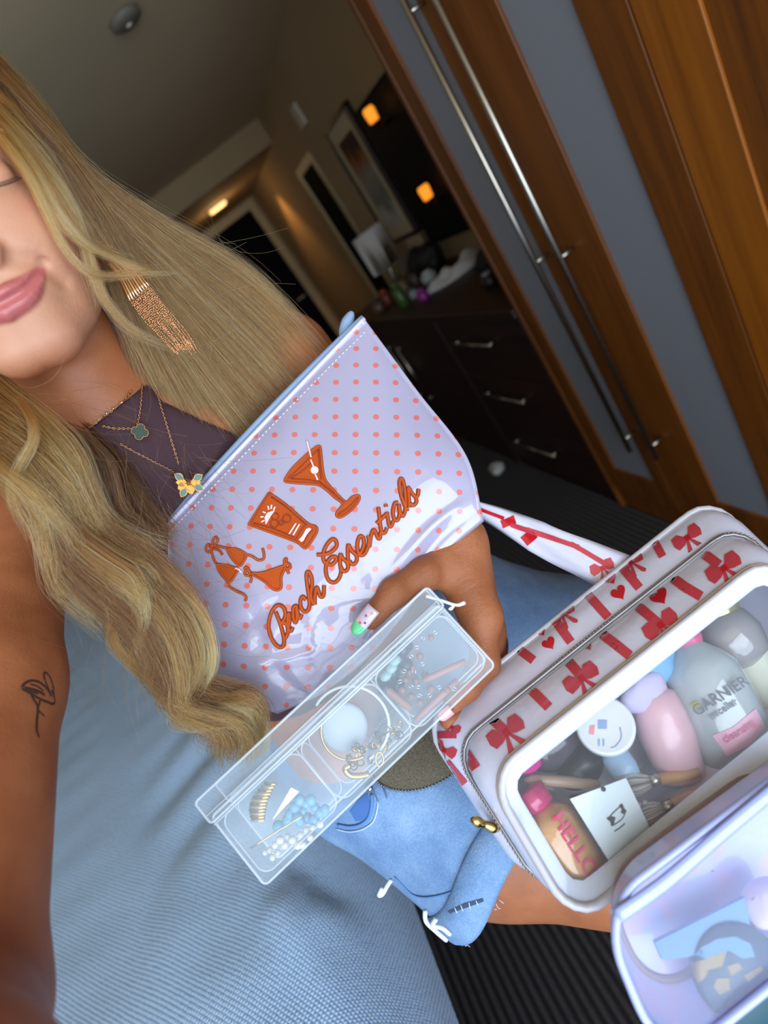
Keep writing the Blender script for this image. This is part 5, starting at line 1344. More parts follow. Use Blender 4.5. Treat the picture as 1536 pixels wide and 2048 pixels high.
tag(mesh_obj('blue_wipes_pack', vb, [tuple(range(k)), tuple(range(2 * k - 1, k - 1, -1))] + [(i, i + k, (i + 1) % k + k, (i + 1) % k) for i in range(k)], mat('blue_pack', srgb(80, 140, 186), .45), None, smooth=False), 'flat blue packet inside the lilac bag', 'packet')
c = in2(1535, 1805, .012)
blob('pink_pad', c, (.016, .012, .010), mat('pink_foam', srgb(222, 206, 226), .8), 'pale pink pad at the edge of the lilac bag', 'pad', 51, .08)
dc = in2(1478, 1945, .012)
disc = thing('compact', tuple(dc), 'round teal compact with raised gold shapes in the lilac bag', 'compact')
cx_ = lathe('case', [(.0245, -.006), (.026, -.004), (.026, .003), (.0245, .005), (.002, .0055)], dc, bn, mat('teal_enamel', srgb(40, 76, 90), .45), disc, 40)
bvd = bvh_of(cx_); M_GOLDE = mat('dull_gold', srgb(150, 132, 76), .6)
def z6(p): return [(1176 + x * .2383, 1560 + y * .2383) for x, y in p]
for o in ([(860, 1520), (980, 1560), (1000, 1620), (930, 1710), (900, 1650)], [(1080, 1660), (1180, 1660), (1190, 1760), (1100, 1800), (1050, 1730)], [(1160, 1560), (1260, 1530), (1290, 1580), (1200, 1640)], [(1300, 1640), (1440, 1560), (1470, 1590), (1340, 1690)], [(1270, 1870), (1380, 1740), (1400, 1770), (1310, 1890)], [(900, 1530), (1100, 1450), (1160, 1440), (1120, 1560), (980, 1600)]):
    poly_decal('gold_relief', bvd, z6(o), .0006, M_GOLDE, disc)
poly_decal('sky_inlay', bvd, z6([(900, 1470), (960, 1400), (1080, 1330), (1230, 1310), (1360, 1370), (1400, 1480), (1300, 1500), (1180, 1430), (1000, 1500)]), .0005, mat('sky_enamel', srgb(70, 136, 170), .45), disc)
# olive suede purse tucked between the box and the shorts, with a chain along its edge
M_OLIVE = mat('olive_suede', srgb(92, 84, 68), .9); t = NT(M_OLIVE); n = t.noise(t.coord(), 700, 3, .7); t.col(t.ramp(n, [(.35, srgb(66, 60, 48)), (.7, srgb(112, 102, 82))])); t.bump(n, .5, .001)
pc_ = P(850, 1480, .575)
purse = thing('olive_purse', tuple(P(830, 1550, .58)), 'dark olive suede purse with a chain edge above the shorts', 'purse')
vpd = unit(CAMPOS - pc_); e1 = unit(CM @ np.array([.86, -.5, 0])); e1 = unit(e1 - vpd * (e1 @ vpd)); e2 = np.cross(vpd, e1)
v, f = sphere_vf(np.zeros(3), 1.0, 18, 32); v = pc_ + v[:, :1] * e1 * .062 + v[:, 1:2] * e2 * .040 + v[:, 2:3] * vpd * .016
ops = mesh_obj('body', v, f, M_OLIVE, purse)
mb = MB(); aa = np.linspace(0, 2 * np.pi, 110, endpoint=False)
for a in aa: mb.add(*sphere_vf(pc_ + e1 * .0625 * math.cos(a) + e2 * .0405 * math.sin(a) + vpd * .004, .0013, 4, 6))
mb.build('chain_trim', mat('gunmetal', srgb(140, 134, 130), .3, .9), purse)['kind'] = 'stuff'
# ================================================================== bed with waffle cover
BZ = 0.690
M_SHEET = mat('waffle_cotton', srgb(206, 220, 238), 0.85, Sheen_Weight=0.2); t = NT(M_SHEET)
co = t.coord(); s0_ = t.n('ShaderNodeSeparateXYZ'); t.l(co, s0_.inputs[0]); SX = t.math('SUBTRACT', s0_.outputs[0], s0_.outputs[2]); SY = s0_.outputs[1]
cv = t.n('ShaderNodeCombineXYZ'); t.l(t.math('ADD', SX, SY), cv.inputs[0]); t.l(t.math('SUBTRACT', SX, SY), cv.inputs[1])
vo = t.n('ShaderNodeTexVoronoi', voronoi_dimensions='2D', distance='CHEBYCHEV'); t.l(cv.outputs[0], vo.inputs['Vector']); vo.inputs['Scale'].default_value = 118; vo.inputs['Randomness'].default_value = 0.12
wv = t.math('SUBTRACT', 1.0, t.math('MULTIPLY', vo.outputs['Distance'], 1.9))
n = t.noise(co, 60, 3); t.bump(t.math('ADD', wv, n), 0.7, 0.0022)
t.col(t.ramp(wv, [(0.05, srgb(126, 168, 232)), (0.5, srgb(200, 230, 255))]))  # blue of the window daylight is put into the white sheet's colour
def edge_x(y):
    return -.338 + 0 * y
ys = np.linspace(-.75, 3.3, 300); nx = 240
prof_s = np.concatenate([np.linspace(0, 1, 200) ** .8, [1] * (nx - 200)])
X = np.zeros((300, nx)); Y = np.repeat(ys[:, None], nx, 1); Z = np.zeros((300, nx)); rb_ = .20
for i, y in enumerate(ys):
    xe = edge_x(y); xs = np.linspace(-2.3, xe - rb_, 200); a = np.linspace(0, np.pi / 2, 24)[1:]; dz = np.linspace(0, BZ - rb_ - .45, 18)[1:]
    X[i] = np.concatenate([xs, xe - rb_ + rb_ * np.sin(a), np.full(17, xe)])
    Z[i] = np.concatenate([np.full(200, BZ), BZ - rb_ + rb_ * np.cos(a), BZ - rb_ - dz])
pp = np.stack([X.ravel(), Y.ravel()], 1)
top = np.clip((Z.ravel() - BZ + .12) / .12, 0, 1)
fd = unit(onZ(330, 1560, BZ)[:2] - onZ(260, 1700, BZ)[:2]); nd = np.array([-fd[1], fd[0]])
far = np.clip((pp @ np.array([-.55, .85]) - .85) / .5, 0, 1)
fold = (np.abs(np.sin((pp @ nd) * 13 + 4.5 * vnoise(pp, 3.2, 21))) ** 1.3 - .4) * .034 * np.clip(.35 + .9 * vnoise(pp, 4, 25), 0, 1) * far + vnoise(pp, 9, 22) * .006 + vnoise(pp, 22, 23) * .003
zz = Z.ravel() + top * fold
def ridge(px, h, w, step=0.0):
    global zz
    l = np.array([onZ(x, y, BZ)[:2] for x, y in px]); l = spline(l, 40); d = np.full(len(pp), 9.0); sg = np.zeros(len(pp))
    for a, b in zip(l[:-1], l[1:]):
        e = b - a; t_ = np.clip(((pp - a) @ e) / (e @ e), 0, 1); q = pp - a - t_[:, None] * e; dd = np.hypot(q[:, 0], q[:, 1]); c = q[:, 0] * e[1] - q[:, 1] * e[0]
        m = dd < d; d[m] = dd[m]; sg[m] = np.sign(c[m])
    zz += top * h * np.exp(-(d / w) ** 2) + top * step * np.clip(sg * d / .02, -1, 1) * np.exp(-(d / .10) ** 2)
ridge([(628, 1790), (668, 1830), (700, 1900), (740, 1990), (780, 2060)], .030, .022, .016)
ridge([(560, 1800), (600, 1860), (650, 1960), (700, 2060)], .014, .03)
bed = thing('bed', (-1.2, .7, 0), 'bed with a white waffle cover tinted daylight blue beside the person', 'bed')
V = np.stack([X.ravel(), Y.ravel(), zz], 1)
mesh_obj('waffle_cover', V, grid_faces(300, nx)[:, ::-1], M_SHEET, bed)
box('base', (-2.28, -.72, .0), (-.60, 3.25, .36), mat('bed_base', srgb(60, 44, 36), .7), bed)
box('mattress', (-2.28, -.72, .36), (-.50, 3.27, .56), mat('mattress', srgb(220, 222, 226), .9), bed, bev=.03)
# ================================================================== hair
STR = []                                             # (points (m,3), radius root, radius tip, tone)
HM = 34
def hair_sheet(guides, n, spread=(.004, .008), tone=(.3, .8), frizz=.0012, clump=.5, ncl=14, r=(.00020, .00007), tend=(.86, 1.0), wave=0.0, seed=0, m=HM, sep=0.6):
    """strands filling the sheet between ordered guide curves given as (px, py, depth)"""
    g = np.random.default_rng(100 + seed)
    G = np.stack([spline(Pn(np.array(q, float)), 60) for q in guides])           # k,60,3
    k = len(G)
    cl_s = g.random(ncl); cl_t = g.random(ncl); cl_o = g.normal(size=(ncl, 3))
    for _ in range(n):
        ci = g.integers(ncl); s = g.random(); te = g.uniform(*tend)
        t = np.linspace(0, 59 * te, m); i0 = np.minimum(t.astype(int), 58); f = (t - i0)[:, None]
        u = t / 59.0
        s_ = s + (cl_s[ci] - s) * clump * np.clip(u * 1.6, 0, 1)
        if k > 1:
            x = np.clip(s_ * (k - 1), 0, k - 1 - 1e-6); a = x.astype(int); w = (x - a)[:, None]; w = w * w * (3 - 2 * w)
            A = G[a, i0] * (1 - f) + G[a, i0 + 1] * f; B = G[a + 1, i0] * (1 - f) + G[a + 1, i0 + 1] * f
            p = A * (1 - w) + B * w
        else: p = G[0, i0] * (1 - f) + G[0, i0 + 1] * f
        sp = spread[0] + (spread[1] - spread[0]) * u
        o = g.normal(size=3) * .55 + cl_o[ci] * sep
        p = p + o[None] * sp[:, None] * .7
        ph = g.uniform(0, 6.28, 3); fr = g.uniform(1.0, 4.0, 3)
        p = p + frizz * u[:, None] * np.sin(u[:, None] * fr * 6.28 + ph) * g.uniform(.3, 1.6)
        if wave: p = p + wave * np.sin(u[:, None] * 9 + cl_t[ci] * 6.28 + np.array([0, 1.5, 3.0])) * u[:, None]
        tn = np.clip(g.uniform(*tone) * .35 + .65 * (tone[0] + (tone[1] - tone[0]) * cl_t[ci]) + g.normal() * .17, 0, 1)
        STR.append((p, r[0] * g.uniform(.55, 1.6), r[1], tn))
def flyaway(n, boxp, z, L, tone=(.4, .9), seed=0, dirp=(.5, .8)):
    g = np.random.default_rng(500 + seed)
    for _ in range(n):
        x = g.uniform(boxp[0], boxp[2]); y = g.uniform(boxp[1], boxp[3]); l = g.uniform(*L); a = math.atan2(dirp[1], dirp[0]) + g.normal() * .45; c = g.normal() * .4
        pts = []; zz_ = g.uniform(*z)
        for i in range(5):
            pts.append((x, y, zz_ + .004 * math.sin(i + a))); x += math.cos(a) * l / 4; y += math.sin(a) * l / 4; a += c / 2.2
        STR.append((spline(Pn(np.array(pts)), 20), .00011, .00007, g.uniform(*tone)))
# --- dark under layer around the head and neck, toned down as shadow between locks
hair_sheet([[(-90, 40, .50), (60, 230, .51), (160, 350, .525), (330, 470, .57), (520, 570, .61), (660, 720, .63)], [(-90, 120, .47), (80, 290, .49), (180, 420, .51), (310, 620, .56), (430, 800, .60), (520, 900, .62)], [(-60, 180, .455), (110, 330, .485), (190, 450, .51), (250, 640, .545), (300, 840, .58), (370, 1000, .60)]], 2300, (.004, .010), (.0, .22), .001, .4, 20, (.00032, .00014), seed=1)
# --- long smooth hair on her left, over the shoulder
O1 = [(-120, 10, .46), (-20, 108, .465), (62, 200, .475), (155, 325, .49), (300, 420, .525), (500, 532, .575), (668, 700, .61)]
O2 = [(-120, 50, .445), (-10, 150, .45), (90, 262, .465), (190, 385, .485), (350, 535, .53), (500, 680, .575), (600, 790, .60)]
O3 = [(-120, 90, .43), (-10, 185, .437), (95, 295, .455), (190, 430, .478), (320, 620, .525), (440, 780, .565), (520, 880, .59)]
O4 = [(-120, 120, .42), (0, 215, .43), (110, 330, .455), (180, 440, .475), (270, 640, .51), (370, 830, .55), (440, 950, .58)]
O5 = [(-120, 140, .415), (10, 240, .425), (120, 345, .455), (185, 455, .475), (235, 620, .50), (290, 800, .535), (350, 960, .565)]
hair_sheet([O1, O2, O3, O4, O5], 6000, (.004, .009), (.2, .85), .0010, .62, 52, (.00021, .00009), seed=2)
hair_sheet([O1, O2], 900, (.003, .006), (.55, .85), .001, .6, 14, (.0002, .00009), seed=3)
hair_sheet([O3, O4], 900, (.002, .006), (.75, 1.0), .001, .75, 10, (.0002, .00009), seed=4)
hair_sheet([O5, [(-100, 150, .42), (20, 245, .43), (120, 345, .462), (196, 470, .485), (228, 620, .51), (262, 760, .535), (300, 880, .555)]], 900, (.002, .005), (.15, .5), .001, .5, 14, (.00022, .00009), seed=5)
# --- pale strands framing the face
def framing(g, n, sp, tone, seed, **k): hair_sheet([g], int(n * .75), (sp[0] * 1.3, sp[1] * 2.2), (tone[0] - .2, tone[1]), .0012, .5, 7, (.00018, .00006), tend=(.62, 1.0), seed=seed, **k)
hair_sheet([[(-120, 60, .440), (-10, 165, .430), (80, 280, .440), (140, 370, .455), (190, 450, .470)], [(-120, 100, .425), (-10, 190, .415), (70, 290, .422), (130, 370, .438), (185, 450, .458)], [(-120, 150, .41), (-20, 230, .398), (45, 305, .404), (105, 385, .416), (160, 470, .434)]], 1500, (.003, .004), (.3, .85), .0008, .6, 24, (.0002, .00009), seed=6)
framing([(-80, 190, .400), (-10, 250, .388), (60, 330, .390), (115, 425, .398), (165, 482, .410), (240, 520, .430), (300, 545, .445), (350, 545, .455)], 240, (.0040, .0012), (.80, 1.0), 10)
framing([(-80, 200, .395), (-10, 265, .383), (55, 350, .385), (100, 440, .392), (135, 505, .400), (185, 548, .412), (250, 550, .430), (330, 538, .450)], 200, (.0032, .0012), (.82, 1.0), 11)
framing([(-80, 170, .405), (0, 240, .395), (80, 330, .400), (150, 430, .412), (185, 540, .425), (215, 610, .440), (280, 670, .460), (395, 712, .490)], 300, (.0040, .0014), (.75, 1.0), 12)
framing([(-60, 160, .41), (20, 240, .405), (100, 330, .415), (165, 440, .430), (210, 500, .445), (290, 530, .462)], 240, (.0040, .0020), (.65, .95), 13)
framing([(-60, 180, .40), (0, 250, .392), (60, 320, .395), (120, 400, .405), (160, 470, .418), (180, 560, .430), (196, 620, .44)], 160, (.0036, .0014), (.7, 1.0), 14)
framing([(120, 330, .42), (190, 450, .44), (255, 545, .46), (320, 620, .478), (340, 690, .488)], 60, (.002, .0012), (.7, .9), 15)
# --- waves falling over her right shoulder
C = {
    'c1': [(-80, 690, .440), (0, 770, .436), (80, 830, .438), (150, 890, .442), (190, 970, .446), (215, 1035, .452), (280, 1078, .462), (345, 1088, .475)],
    'c2': [(-80, 730, .430), (0, 800, .426), (70, 870, .428), (135, 960, .432), (165, 1040, .438), (220, 1090, .446), (278, 1125, .452), (292, 1180, .458)],
    'c3': [(-90, 790, .420), (-10, 860, .414), (60, 930, .416), (110, 1010, .420), (135, 1080, .426), (170, 1140, .434), (225, 1190, .444), (270, 1240, .452)],
    'c4': [(-90, 860, .412), (-20, 910, .404), (30, 965, .404), (80, 1030, .410), (110, 1100, .418), (135, 1160, .428), (180, 1210, .438), (230, 1260, .446)],
}
hair_sheet([C['c1'], C['c2'], C['c3'], C['c4']], 3600, (.005, .008), (.30, .95), .0016, .75, 24, (.0002, .00009), seed=20, sep=.9, wave=.002)
hair_sheet([C['c2'], C['c3']], 700, (.003, .005), (.8, 1.0), .0012, .7, 8, (.0002, .00009), seed=21)
hair_sheet([[(170, 870, .470), (225, 930, .475), (250, 1010, .48), (300, 1060, .487), (340, 1080, .49)], [(120, 850, .47), (190, 930, .475), (215, 1030, .48), (250, 1100, .485), (330, 1170, .49)], [(90, 900, .46), (150, 1000, .465), (190, 1090, .472), (260, 1180, .48), (330, 1250, .488)]], 2000, (.004, .007), (.12, .5), .0018, .4, 20, (.00022, .0001), seed=22)
hair_sheet([[(170, 850, .500), (225, 900, .502), (270, 960, .505), (310, 1020, .508), (335, 1060, .51)], [(150, 870, .495), (205, 940, .498), (245, 1010, .50), (290, 1060, .505), (335, 1090, .508)]], 420, (.006, .010), (.05, .4), .002, .3, 16, (.00018, .00008), seed=24)
D1 = [(100, 990, .425), (150, 1060, .428), (220, 1110, .432), (280, 1145, .436), (298, 1200, .440), (282, 1255, .444), (290, 1310, .448), (340, 1345, .452), (400, 1352, .456)]
D2 = [(90, 1020, .420), (135, 1100, .424), (190, 1150, .430), (250, 1195, .434), (272, 1245, .438), (262, 1300, .442), (300, 1345, .446), (350, 1380, .450), (370, 1420, .452), (392, 1440, .454)]
D3 = [(190, 1060, .440), (260, 1110, .445), (330, 1165, .450), (385, 1225, .455), (408, 1290, .458), (402, 1345, .458), (365, 1390, .456), (360, 1420, .455), (410, 1425, .456), (470, 1410, .458), (512, 1440, .462), (516, 1490, .464), (470, 1520, .466)]
D4 = [(170, 1080, .436), (240, 1140, .440), (310, 1200, .445), (350, 1260, .450), (372, 1330, .452), (390, 1390, .454), (440, 1412, .456), (492, 1430, .460), (505, 1470, .462), (490, 1505, .464)]
D5 = [(150, 1110, .434), (215, 1180, .438), (290, 1240, .444), (330, 1300, .448), (355, 1360, .450), (352, 1400, .452), (400, 1420, .454), (440, 1450, .456), (440, 1490, .456), (452, 1515, .458)]
hair_sheet([D1, D2], 1500, (.0055, .006), (.45, 1.0), .0014, .8, 9, (.0002, .00008), seed=30, wave=.003, sep=1.3, tend=(.72, 1.0))
hair_sheet([D3, D4, D5], 3000, (.0065, .007), (.2, .9), .0016, .8, 15, (.0002, .00008), seed=31, wave=.004, sep=1.4, tend=(.72, 1.0))
hair_sheet([D3], 600, (.004, .003), (.7, 1.0), .0012, .6, 6, (.0002, .00008), seed=32, sep=1.3)
hair_sheet([D2, D5, [(120, 1120, .43), (170, 1190, .435), (225, 1250, .44), (275, 1300, .446), (310, 1350, .45), (340, 1395, .454)]], 1500, (.006, .008), (.1, .6), .002, .6, 14, (.0002, .00008), seed=33, sep=1.1, tend=(.6, 1.0))
framing([(40, 800, .41), (66, 845, .407), (62, 890, .405), (36, 935, .402), (22, 985, .400), (40, 1040, .402), (62, 1088, .406)], 80, (.0024, .0014), (.85, 1.0), 34)
framing([(-60, 880, .40), (0, 940, .398), (60, 990, .402), (120, 1060, .41), (150, 1130, .42)], 260, (.005, .004), (.6, 1.0), 35)
# --- loose hairs
flyaway(70, (120, 850, 420, 1100), (.43, .49), (60, 200), (.2, .7), 1)
flyaway(80, (60, 1020, 360, 1350), (.41, .46), (60, 190), (.4, .9), 2)
flyaway(40, (300, 980, 420, 1380), (.46, .48), (60, 170), (.2, .6), 3, (.9, .5))
flyaway(40, (200, 480, 480, 720), (.47, .54), (80, 240), (.5, .95), 4, (.7, .6))
flyaway(14, (180, 420, 420, 540), (.50, .56), (60, 160), (.4, .9), 5, (.8, .5))
flyaway(22, (0, 740, 240, 860), (.40, .46), (60, 200), (.3, .7), 6, (.8, .3))
hc = bpy.data.hair_curves.new('hair')
sizes = [len(s[0]) for s in STR]
hc.add_curves(sizes)
pos = np.concatenate([s[0] for s in STR]).astype(np.float32)
rad = np.concatenate([np.linspace(s[1], s[2], len(s[0])) for s in STR]).astype(np.float32)
hc.attributes['position'].data.foreach_set('vector', pos.ravel())
if 'radius' not in hc.attributes: hc.attributes.new('radius', 'FLOAT', 'POINT')
hc.attributes['radius'].data.foreach_set('value', rad)
ta = hc.attributes.new('tone', 'FLOAT', 'CURVE'); ta.data.foreach_set('value', np.array([s[3] for s in STR], np.float32))
M_HAIR = bpy.data.materials.new('blonde_hair'); M_HAIR.use_nodes = True
nt = M_HAIR.node_tree; nt.nodes.clear()
ho = nt.nodes.new('ShaderNodeOutputMaterial'); hb_ = nt.nodes.new('ShaderNodeBsdfHairPrincipled')
hb_.parametrization = 'COLOR'
ha = nt.nodes.new('ShaderNodeAttribute'); ha.attribute_name = 'tone'
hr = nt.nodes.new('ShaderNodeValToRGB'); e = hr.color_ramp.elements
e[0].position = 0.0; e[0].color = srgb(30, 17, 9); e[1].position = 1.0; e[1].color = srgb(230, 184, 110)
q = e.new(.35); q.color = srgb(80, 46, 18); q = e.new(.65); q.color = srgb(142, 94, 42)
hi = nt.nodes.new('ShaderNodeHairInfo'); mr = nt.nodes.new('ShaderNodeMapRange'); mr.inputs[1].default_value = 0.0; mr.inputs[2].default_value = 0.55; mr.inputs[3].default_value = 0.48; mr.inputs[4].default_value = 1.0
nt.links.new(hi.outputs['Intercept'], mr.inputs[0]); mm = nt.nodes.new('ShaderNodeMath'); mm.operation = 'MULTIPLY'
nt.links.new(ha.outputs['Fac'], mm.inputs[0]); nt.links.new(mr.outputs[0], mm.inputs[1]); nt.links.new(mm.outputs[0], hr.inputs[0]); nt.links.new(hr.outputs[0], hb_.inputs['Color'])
hb_.inputs['Roughness'].default_value = .34; hb_.inputs['Radial Roughness'].default_value = .42
nt.links.new(hb_.outputs[0], ho.inputs[0])
hc.materials.append(M_HAIR)
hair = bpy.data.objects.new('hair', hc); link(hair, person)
# ================================================================== jewellery worn, nails, tattoo, lashes
bv_person = bvh_of(person)
top_o = [o for o in person.children if o.name.startswith('halter_top')][0]
def merged_bvh(objs):
    V = []; F = []; n = 0
    for o in objs:
        V += [Vector(q.co) for q in o.data.vertices]; F += [tuple(i + n for i in p.vertices) for p in o.data.polygons]; n = len(V)
    return BVHTree.FromPolygons(V, F)
bv_chest = merged_bvh([person, top_o])
M_ROSE = mat('rose_gold', srgb(214, 164, 124), 0.22, 1.0); M_SILV = mat('pale_gold_rod', srgb(240, 226, 200), 0.18, 1.0)
# earring with rods and a chain fringe
ear = thing('earring', tuple(P(196, 452, .452)), 'long gold earring with bright rods and a chain fringe', 'earring')
tube('hook', spline(Pn([(190, 440, .462), (186, 450, .455), (196, 462, .452), (208, 480, .452), (216, 500, .453)]), 20), .0008, M_ROSE, ear, 6)
lathe('plate', [(.0035, -.0008), (.004, 0), (.0035, .0008)], P(214, 500, .453), unit(CAMPOS - P(214, 500, .453)), M_ROSE, ear, 16)
for k in range(9):
    u = k / 8; a = (208 + 26 * u, 520 - 6 * u); b = (236 + 34 * u, 552 - 14 * u); c2 = (262 + 38 * u, 604 - 30 * u)
    tube('rod', spline(Pn([(a[0], a[1], .452), (b[0], b[1], .454), (c2[0], c2[1], .456)]), 8), [.0004, .0007, .0009, .0010, .0010, .0010, .0010, .0007], M_SILV if k % 2 else M_ROSE, ear, 6)
mb = MB()
for k in range(17):
    u = k / 16
    path = spline(Pn([(258 + 40 * u, 600 - 28 * u, .457), (296 + 40 * u, 648 - 28 * u, .460), (336 + 38 * u, 690 - 24 * u + 6 * math.sin(k), .464), (352 + 44 * u, 704 - 6 * u + RNG.uniform(0, 10), .467)]), 46)
    for p in path[:int(46 - RNG.integers(0, 6))]: mb.add(*sphere_vf(p + RNG.normal(size=3) * .0002, .00075, 4, 5))
mb.build('chain_fringe', M_ROSE, ear)['kind'] = 'stuff'

def chain(name, px, r, m, parent, step=.0022, off=.0025, n=60):
    pts = []
    for x, y in spline(np.array(px, float), n):
        h, nn = cast(bv_chest, x, y)
        if h is not None: pts.append(h + nn * off)
    pts = np.array(pts)
    # keep the chain taut: smooth depth along it
    for _ in range(25): pts[1:-1] = (pts[:-2] + pts[1:-1] * 2 + pts[2:]) / 4
    L = np.r_[0, np.cumsum(np.linalg.norm(np.diff(pts, axis=0), axis=1))]; tt = np.arange(0, L[-1], step)
    p = np.stack([np.interp(tt, L, pts[:, i]) for i in range(3)], 1); mb = MB()
    for i in range(len(p) - 1):
        d = p[i + 1] - p[i]; x, y, z = frame_of(d); a = np.linspace(0, 2 * np.pi, 8, endpoint=False); ax_ = x if i % 2 else y
        mb.add(*tube_vf(p[i] + d * .5 + (np.cos(a)[:, None] * z * step * .68 + np.sin(a)[:, None] * ax_ * step * .36), r, 4, closed=True))
    return mb.build(name, m, parent)
def at_chest(x, y, off=.004):
    h, nn = cast(bv_chest, x, y)
    if h is None: h = P(x, y, .53); nn = unit(CAMPOS - h)
    return h + nn * off, nn
n1 = thing('choker', tuple(at_chest(215, 830)[0]), 'fine gold choker lying on the neckline', 'necklace')
chain('chain', [(150, 880), (196, 848), (215, 830), (246, 802), (262, 780)], .00035, M_ROSE, n1, .0020)
for x, y in ((213, 827), (242, 806), (226, 818)):
    p, nn = at_chest(x, y, .003); v, f = sphere_vf(p, .0013, 6, 8); mesh_obj('bead', v, f, M_SILV, n1)
n2 = thing('clover_necklace', tuple(at_chest(277, 865)[0]), 'gold necklace with a dark green clover pendant', 'necklace')
chain('chain', [(206, 853), (230, 857), (264, 858)], .00035, M_ROSE, n2, .0020); chain('chain', [(274, 850), (278, 830), (282, 795), (286, 770)], .00035, M_ROSE, n2, .0020)
cp, cn = at_chest(277, 865, .006); cn = unit(cn * .4 + unit(CAMPOS - cp)); cx, cy, _ = frame_of(cn); s_ = .0064
ou = []
for k in range(48):
    a = 2 * math.pi * k / 48; r = s_ * 1.1 * (.60 + .40 * abs(math.sin(2 * a + .1)) ** .6); ou.append(cp + cx * r * math.cos(a - .1) + cy * r * math.sin(a - .1))
ou = np.array(ou)
mesh_obj('pendant', np.concatenate([ou, ou - cn * .0015]), [tuple(range(48)), tuple(range(95, 47, -1))] + [(i, i + 48, (i + 1) % 48 + 48, (i + 1) % 48) for i in range(48)], mat('malachite', srgb(30, 60, 46), .6), n2, smooth=False)
mb = MB()
for p in spline(ou, 56, closed=True): mb.add(*sphere_vf(p, .0006, 4, 6))
mb.build('beaded_rim', M_ROSE, n2)
n3 = thing('flower_necklace', tuple(at_chest(372, 958)[0]), 'gold necklace with a turquoise flower pendant at the pouch edge', 'necklace')
chain('chain', [(240, 888), (290, 915), (330, 935), (350, 945)], .0003, M_ROSE, n3, .0020); chain('chain', [(308, 780), (325, 830), (342, 885), (356, 930)], .0003, M_ROSE, n3, .0020)
M_TQ = mat('turquoise_stone', srgb(70, 122, 118), .45)
fp = P(377, 966, .522); fnv = unit(CAMPOS - fp); fx = unit(CM[:, 0] - fnv * (CM[:, 0] @ fnv)); fy = np.cross(fnv, fx); fy = fy if fy @ CM[:, 1] > 0 else -fy
M_ANT = mat('antique_gold', srgb(170, 122, 60), .38, .9)
def petal(a, L, w, off, m, nm, lift):
    d = math.cos(a) * fx + math.sin(a) * fy; s = -math.sin(a) * fx + math.cos(a) * fy; o = []
    for u in np.linspace(0, 1, 9): o.append(fp + d * (off + L * u) + s * w * math.sin(math.pi * u) + fnv * lift)
    for u in np.linspace(1, 0, 9)[1:-1]: o.append(fp + d * (off + L * u) - s * w * math.sin(math.pi * u) + fnv * lift)
    o = np.array(o); k = len(o); mesh_obj(nm, np.concatenate([o, o - fnv * .0012]), [tuple(range(k)), tuple(range(2 * k - 1, k - 1, -1))] + [(i, i + k, (i + 1) % k + k, (i + 1) % k) for i in range(k)], m, n3, smooth=False)
for a in (2.05, 3.75, .45, -.55): petal(a, .0085, .0026, .0055, M_TQ, 'stone', .0012); petal(a, .0098, .0034, .0048, M_ANT, 'setting', 0)
for a in (1.3, 2.6, -.1, 3.2): petal(a, .010, .0038, .001, M_ANT, 'petal', -.0008)
v, f = sphere_vf(fp + fnv * .002, .002, 6, 10); mesh_obj('centre', v, f, mat('amber_stone', srgb(150, 76, 30), .2), n3)

# ------------------------------------------------------------------ nails
def nail(name, base, tip, wid, nrm_, m, tipm=None, parent=person, over=.0):
    """curved nail plate from base to tip"""
    base = np.asarray(base); tip = np.asarray(tip); d = unit(tip - base); n_ = unit(nrm_ - d * (nrm_ @ d)); s = np.cross(d, n_); L = np.linalg.norm(tip - base)
    nu, nv = 12, 9; V = []
    for i in range(nu):
        u = i / (nu - 1); w = wid * (1 if u < .7 else math.sqrt(max(.02, 1 - ((u - .7) / .3) ** 2)))
        for j in range(nv):
            a = (j / (nv - 1) - .5) * 2
            V.append(base + d * L * u + s * w * a + n_ * (.0020 * (1 - a * a) + .0012 * math.sin(u * 2.4)))
    F = grid_faces(nu, nv); mi = [1 if (f[0] // nv) >= 7 else 0 for f in F]
    o = mesh_obj(name, np.array(V), F, [m, tipm or m], parent, mi=mi); md = o.modifiers.new('thickness', 'SOLIDIFY'); md.thickness = .0008
    return o
M_NAIL = mat('lilac_gel_nail', srgb(214, 196, 214), .12, Coat_Weight=1.0); M_GREEN = mat('mint_gel_nail', srgb(104, 220, 158), .12, Coat_Weight=1.0); M_PNAIL = mat('pink_gel_nail', srgb(232, 166, 176), .12, Coat_Weight=1.0)
toc_ = unit(CAMPOS - HAND['thumb'][3])
tn = nail('thumb_nail', P(748, 1216, .4765), P(708, 1268, .4765), .0062, unit(toc_ + CM @ np.array([-.25, -.2, 0])), M_NAIL, M_GREEN)
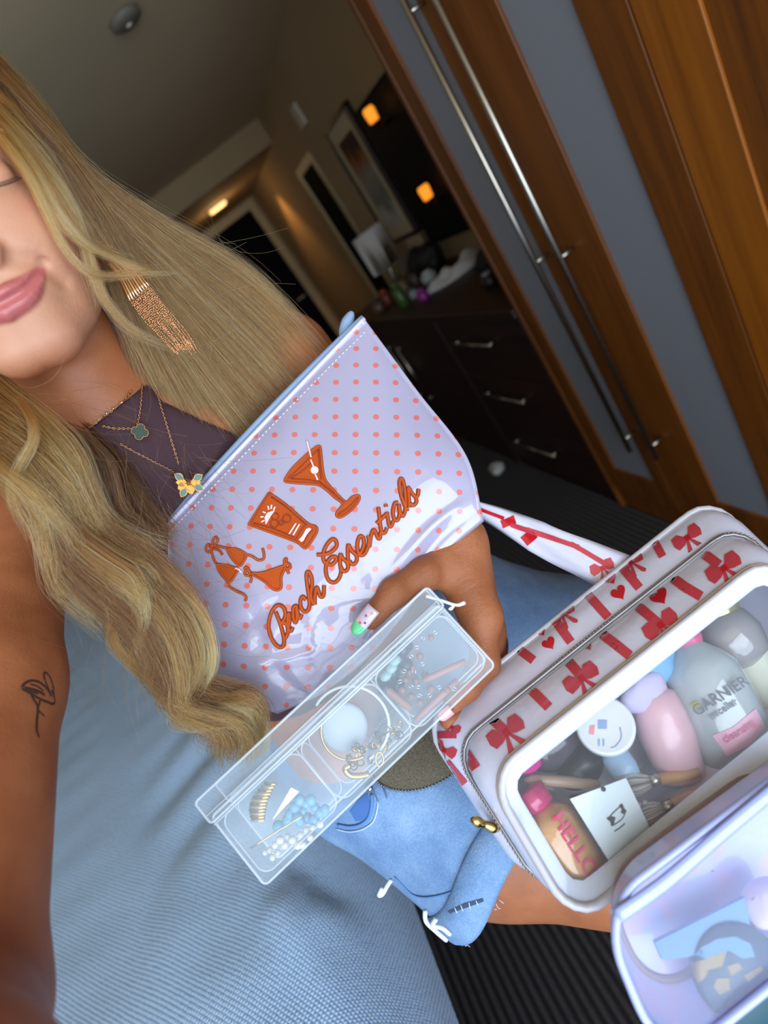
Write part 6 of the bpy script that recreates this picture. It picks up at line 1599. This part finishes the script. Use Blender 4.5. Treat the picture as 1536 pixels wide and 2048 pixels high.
for x, y, c in ((744, 1228, (226, 206, 140)), (730, 1246, (120, 90, 190)), (720, 1246, (206, 104, 60)), (732, 1232, (150, 110, 200))):
    v, f = sphere_vf(P(x, y, .4722), .0011, 5, 8); mesh_obj('nail_gem', v, f, mat('gem', srgb(*c), .15), person)
nail('finger_nail', P(902, 1418, .468), P(878, 1436, .468), .0042, toc_, M_PNAIL)

# ------------------------------------------------------------------ flamingo tattoo on the upper arm
M_TAT = mat('tattoo_ink', srgb(66, 40, 32), .6)
def zt7(p): return np.array([(30 + x * .09766, 1320 + y * .09766) for x, y in p], float)
mb = MB()
for s, w in (([(130, 570), (200, 480), (330, 425), (470, 450), (590, 530), (680, 640), (740, 750)], .00075), ([(130, 590), (250, 660), (400, 740), (520, 810), (650, 860), (760, 905), (810, 870), (800, 780), (745, 620)], .0007),
             ([(800, 790), (775, 560), (725, 385), (645, 275), (592, 270), (590, 360), (640, 500), (700, 640), (740, 750)], .00065), ([(760, 540), (790, 600)], .0008), ([(190, 570), (350, 605), (480, 650), (600, 720)], .0008), ([(200, 600), (340, 650), (470, 690)], .0006), ([(300, 500), (450, 540), (580, 640)], .0005),
             ([(330, 720), (380, 820), (450, 930), (462, 1050), (442, 1250), (440, 1450), (490, 1590)], .0008), ([(510, 800), (492, 900), (460, 970)], .0006), ([(480, 1040), (540, 1100), (600, 1155)], .0005)):
    q, nn = drape(bv_person, spline(zt7(s), 26), .0002)
    if len(q) > 2: mb.add(*tube_vf(q, w * 1.25, 6, flat=(nn, .15)))
mb.build('tattoo', M_TAT, person)
# ------------------------------------------------------------------ lashes of the closed eye
mb = MB()
for k in range(16):
    u = k / 15; b = hw(.024 + .024 * u, .0815 - .010 * u * u, -.004 - .002 * math.sin(u * 3)); e_ = b + HX * (.004 + .004 * u) + HY * .006 + HZ * (-.005 + .002 * u)
    mb.add(*tube_vf(spline([b, (b + e_) / 2 - HZ * .0012, e_], 6), [.0003, .0003, .00028, .00024, .0002, .0001], 4))
mb.build('eyelashes', mat('lash', srgb(30, 20, 16), .6), person)['kind'] = 'stuff'
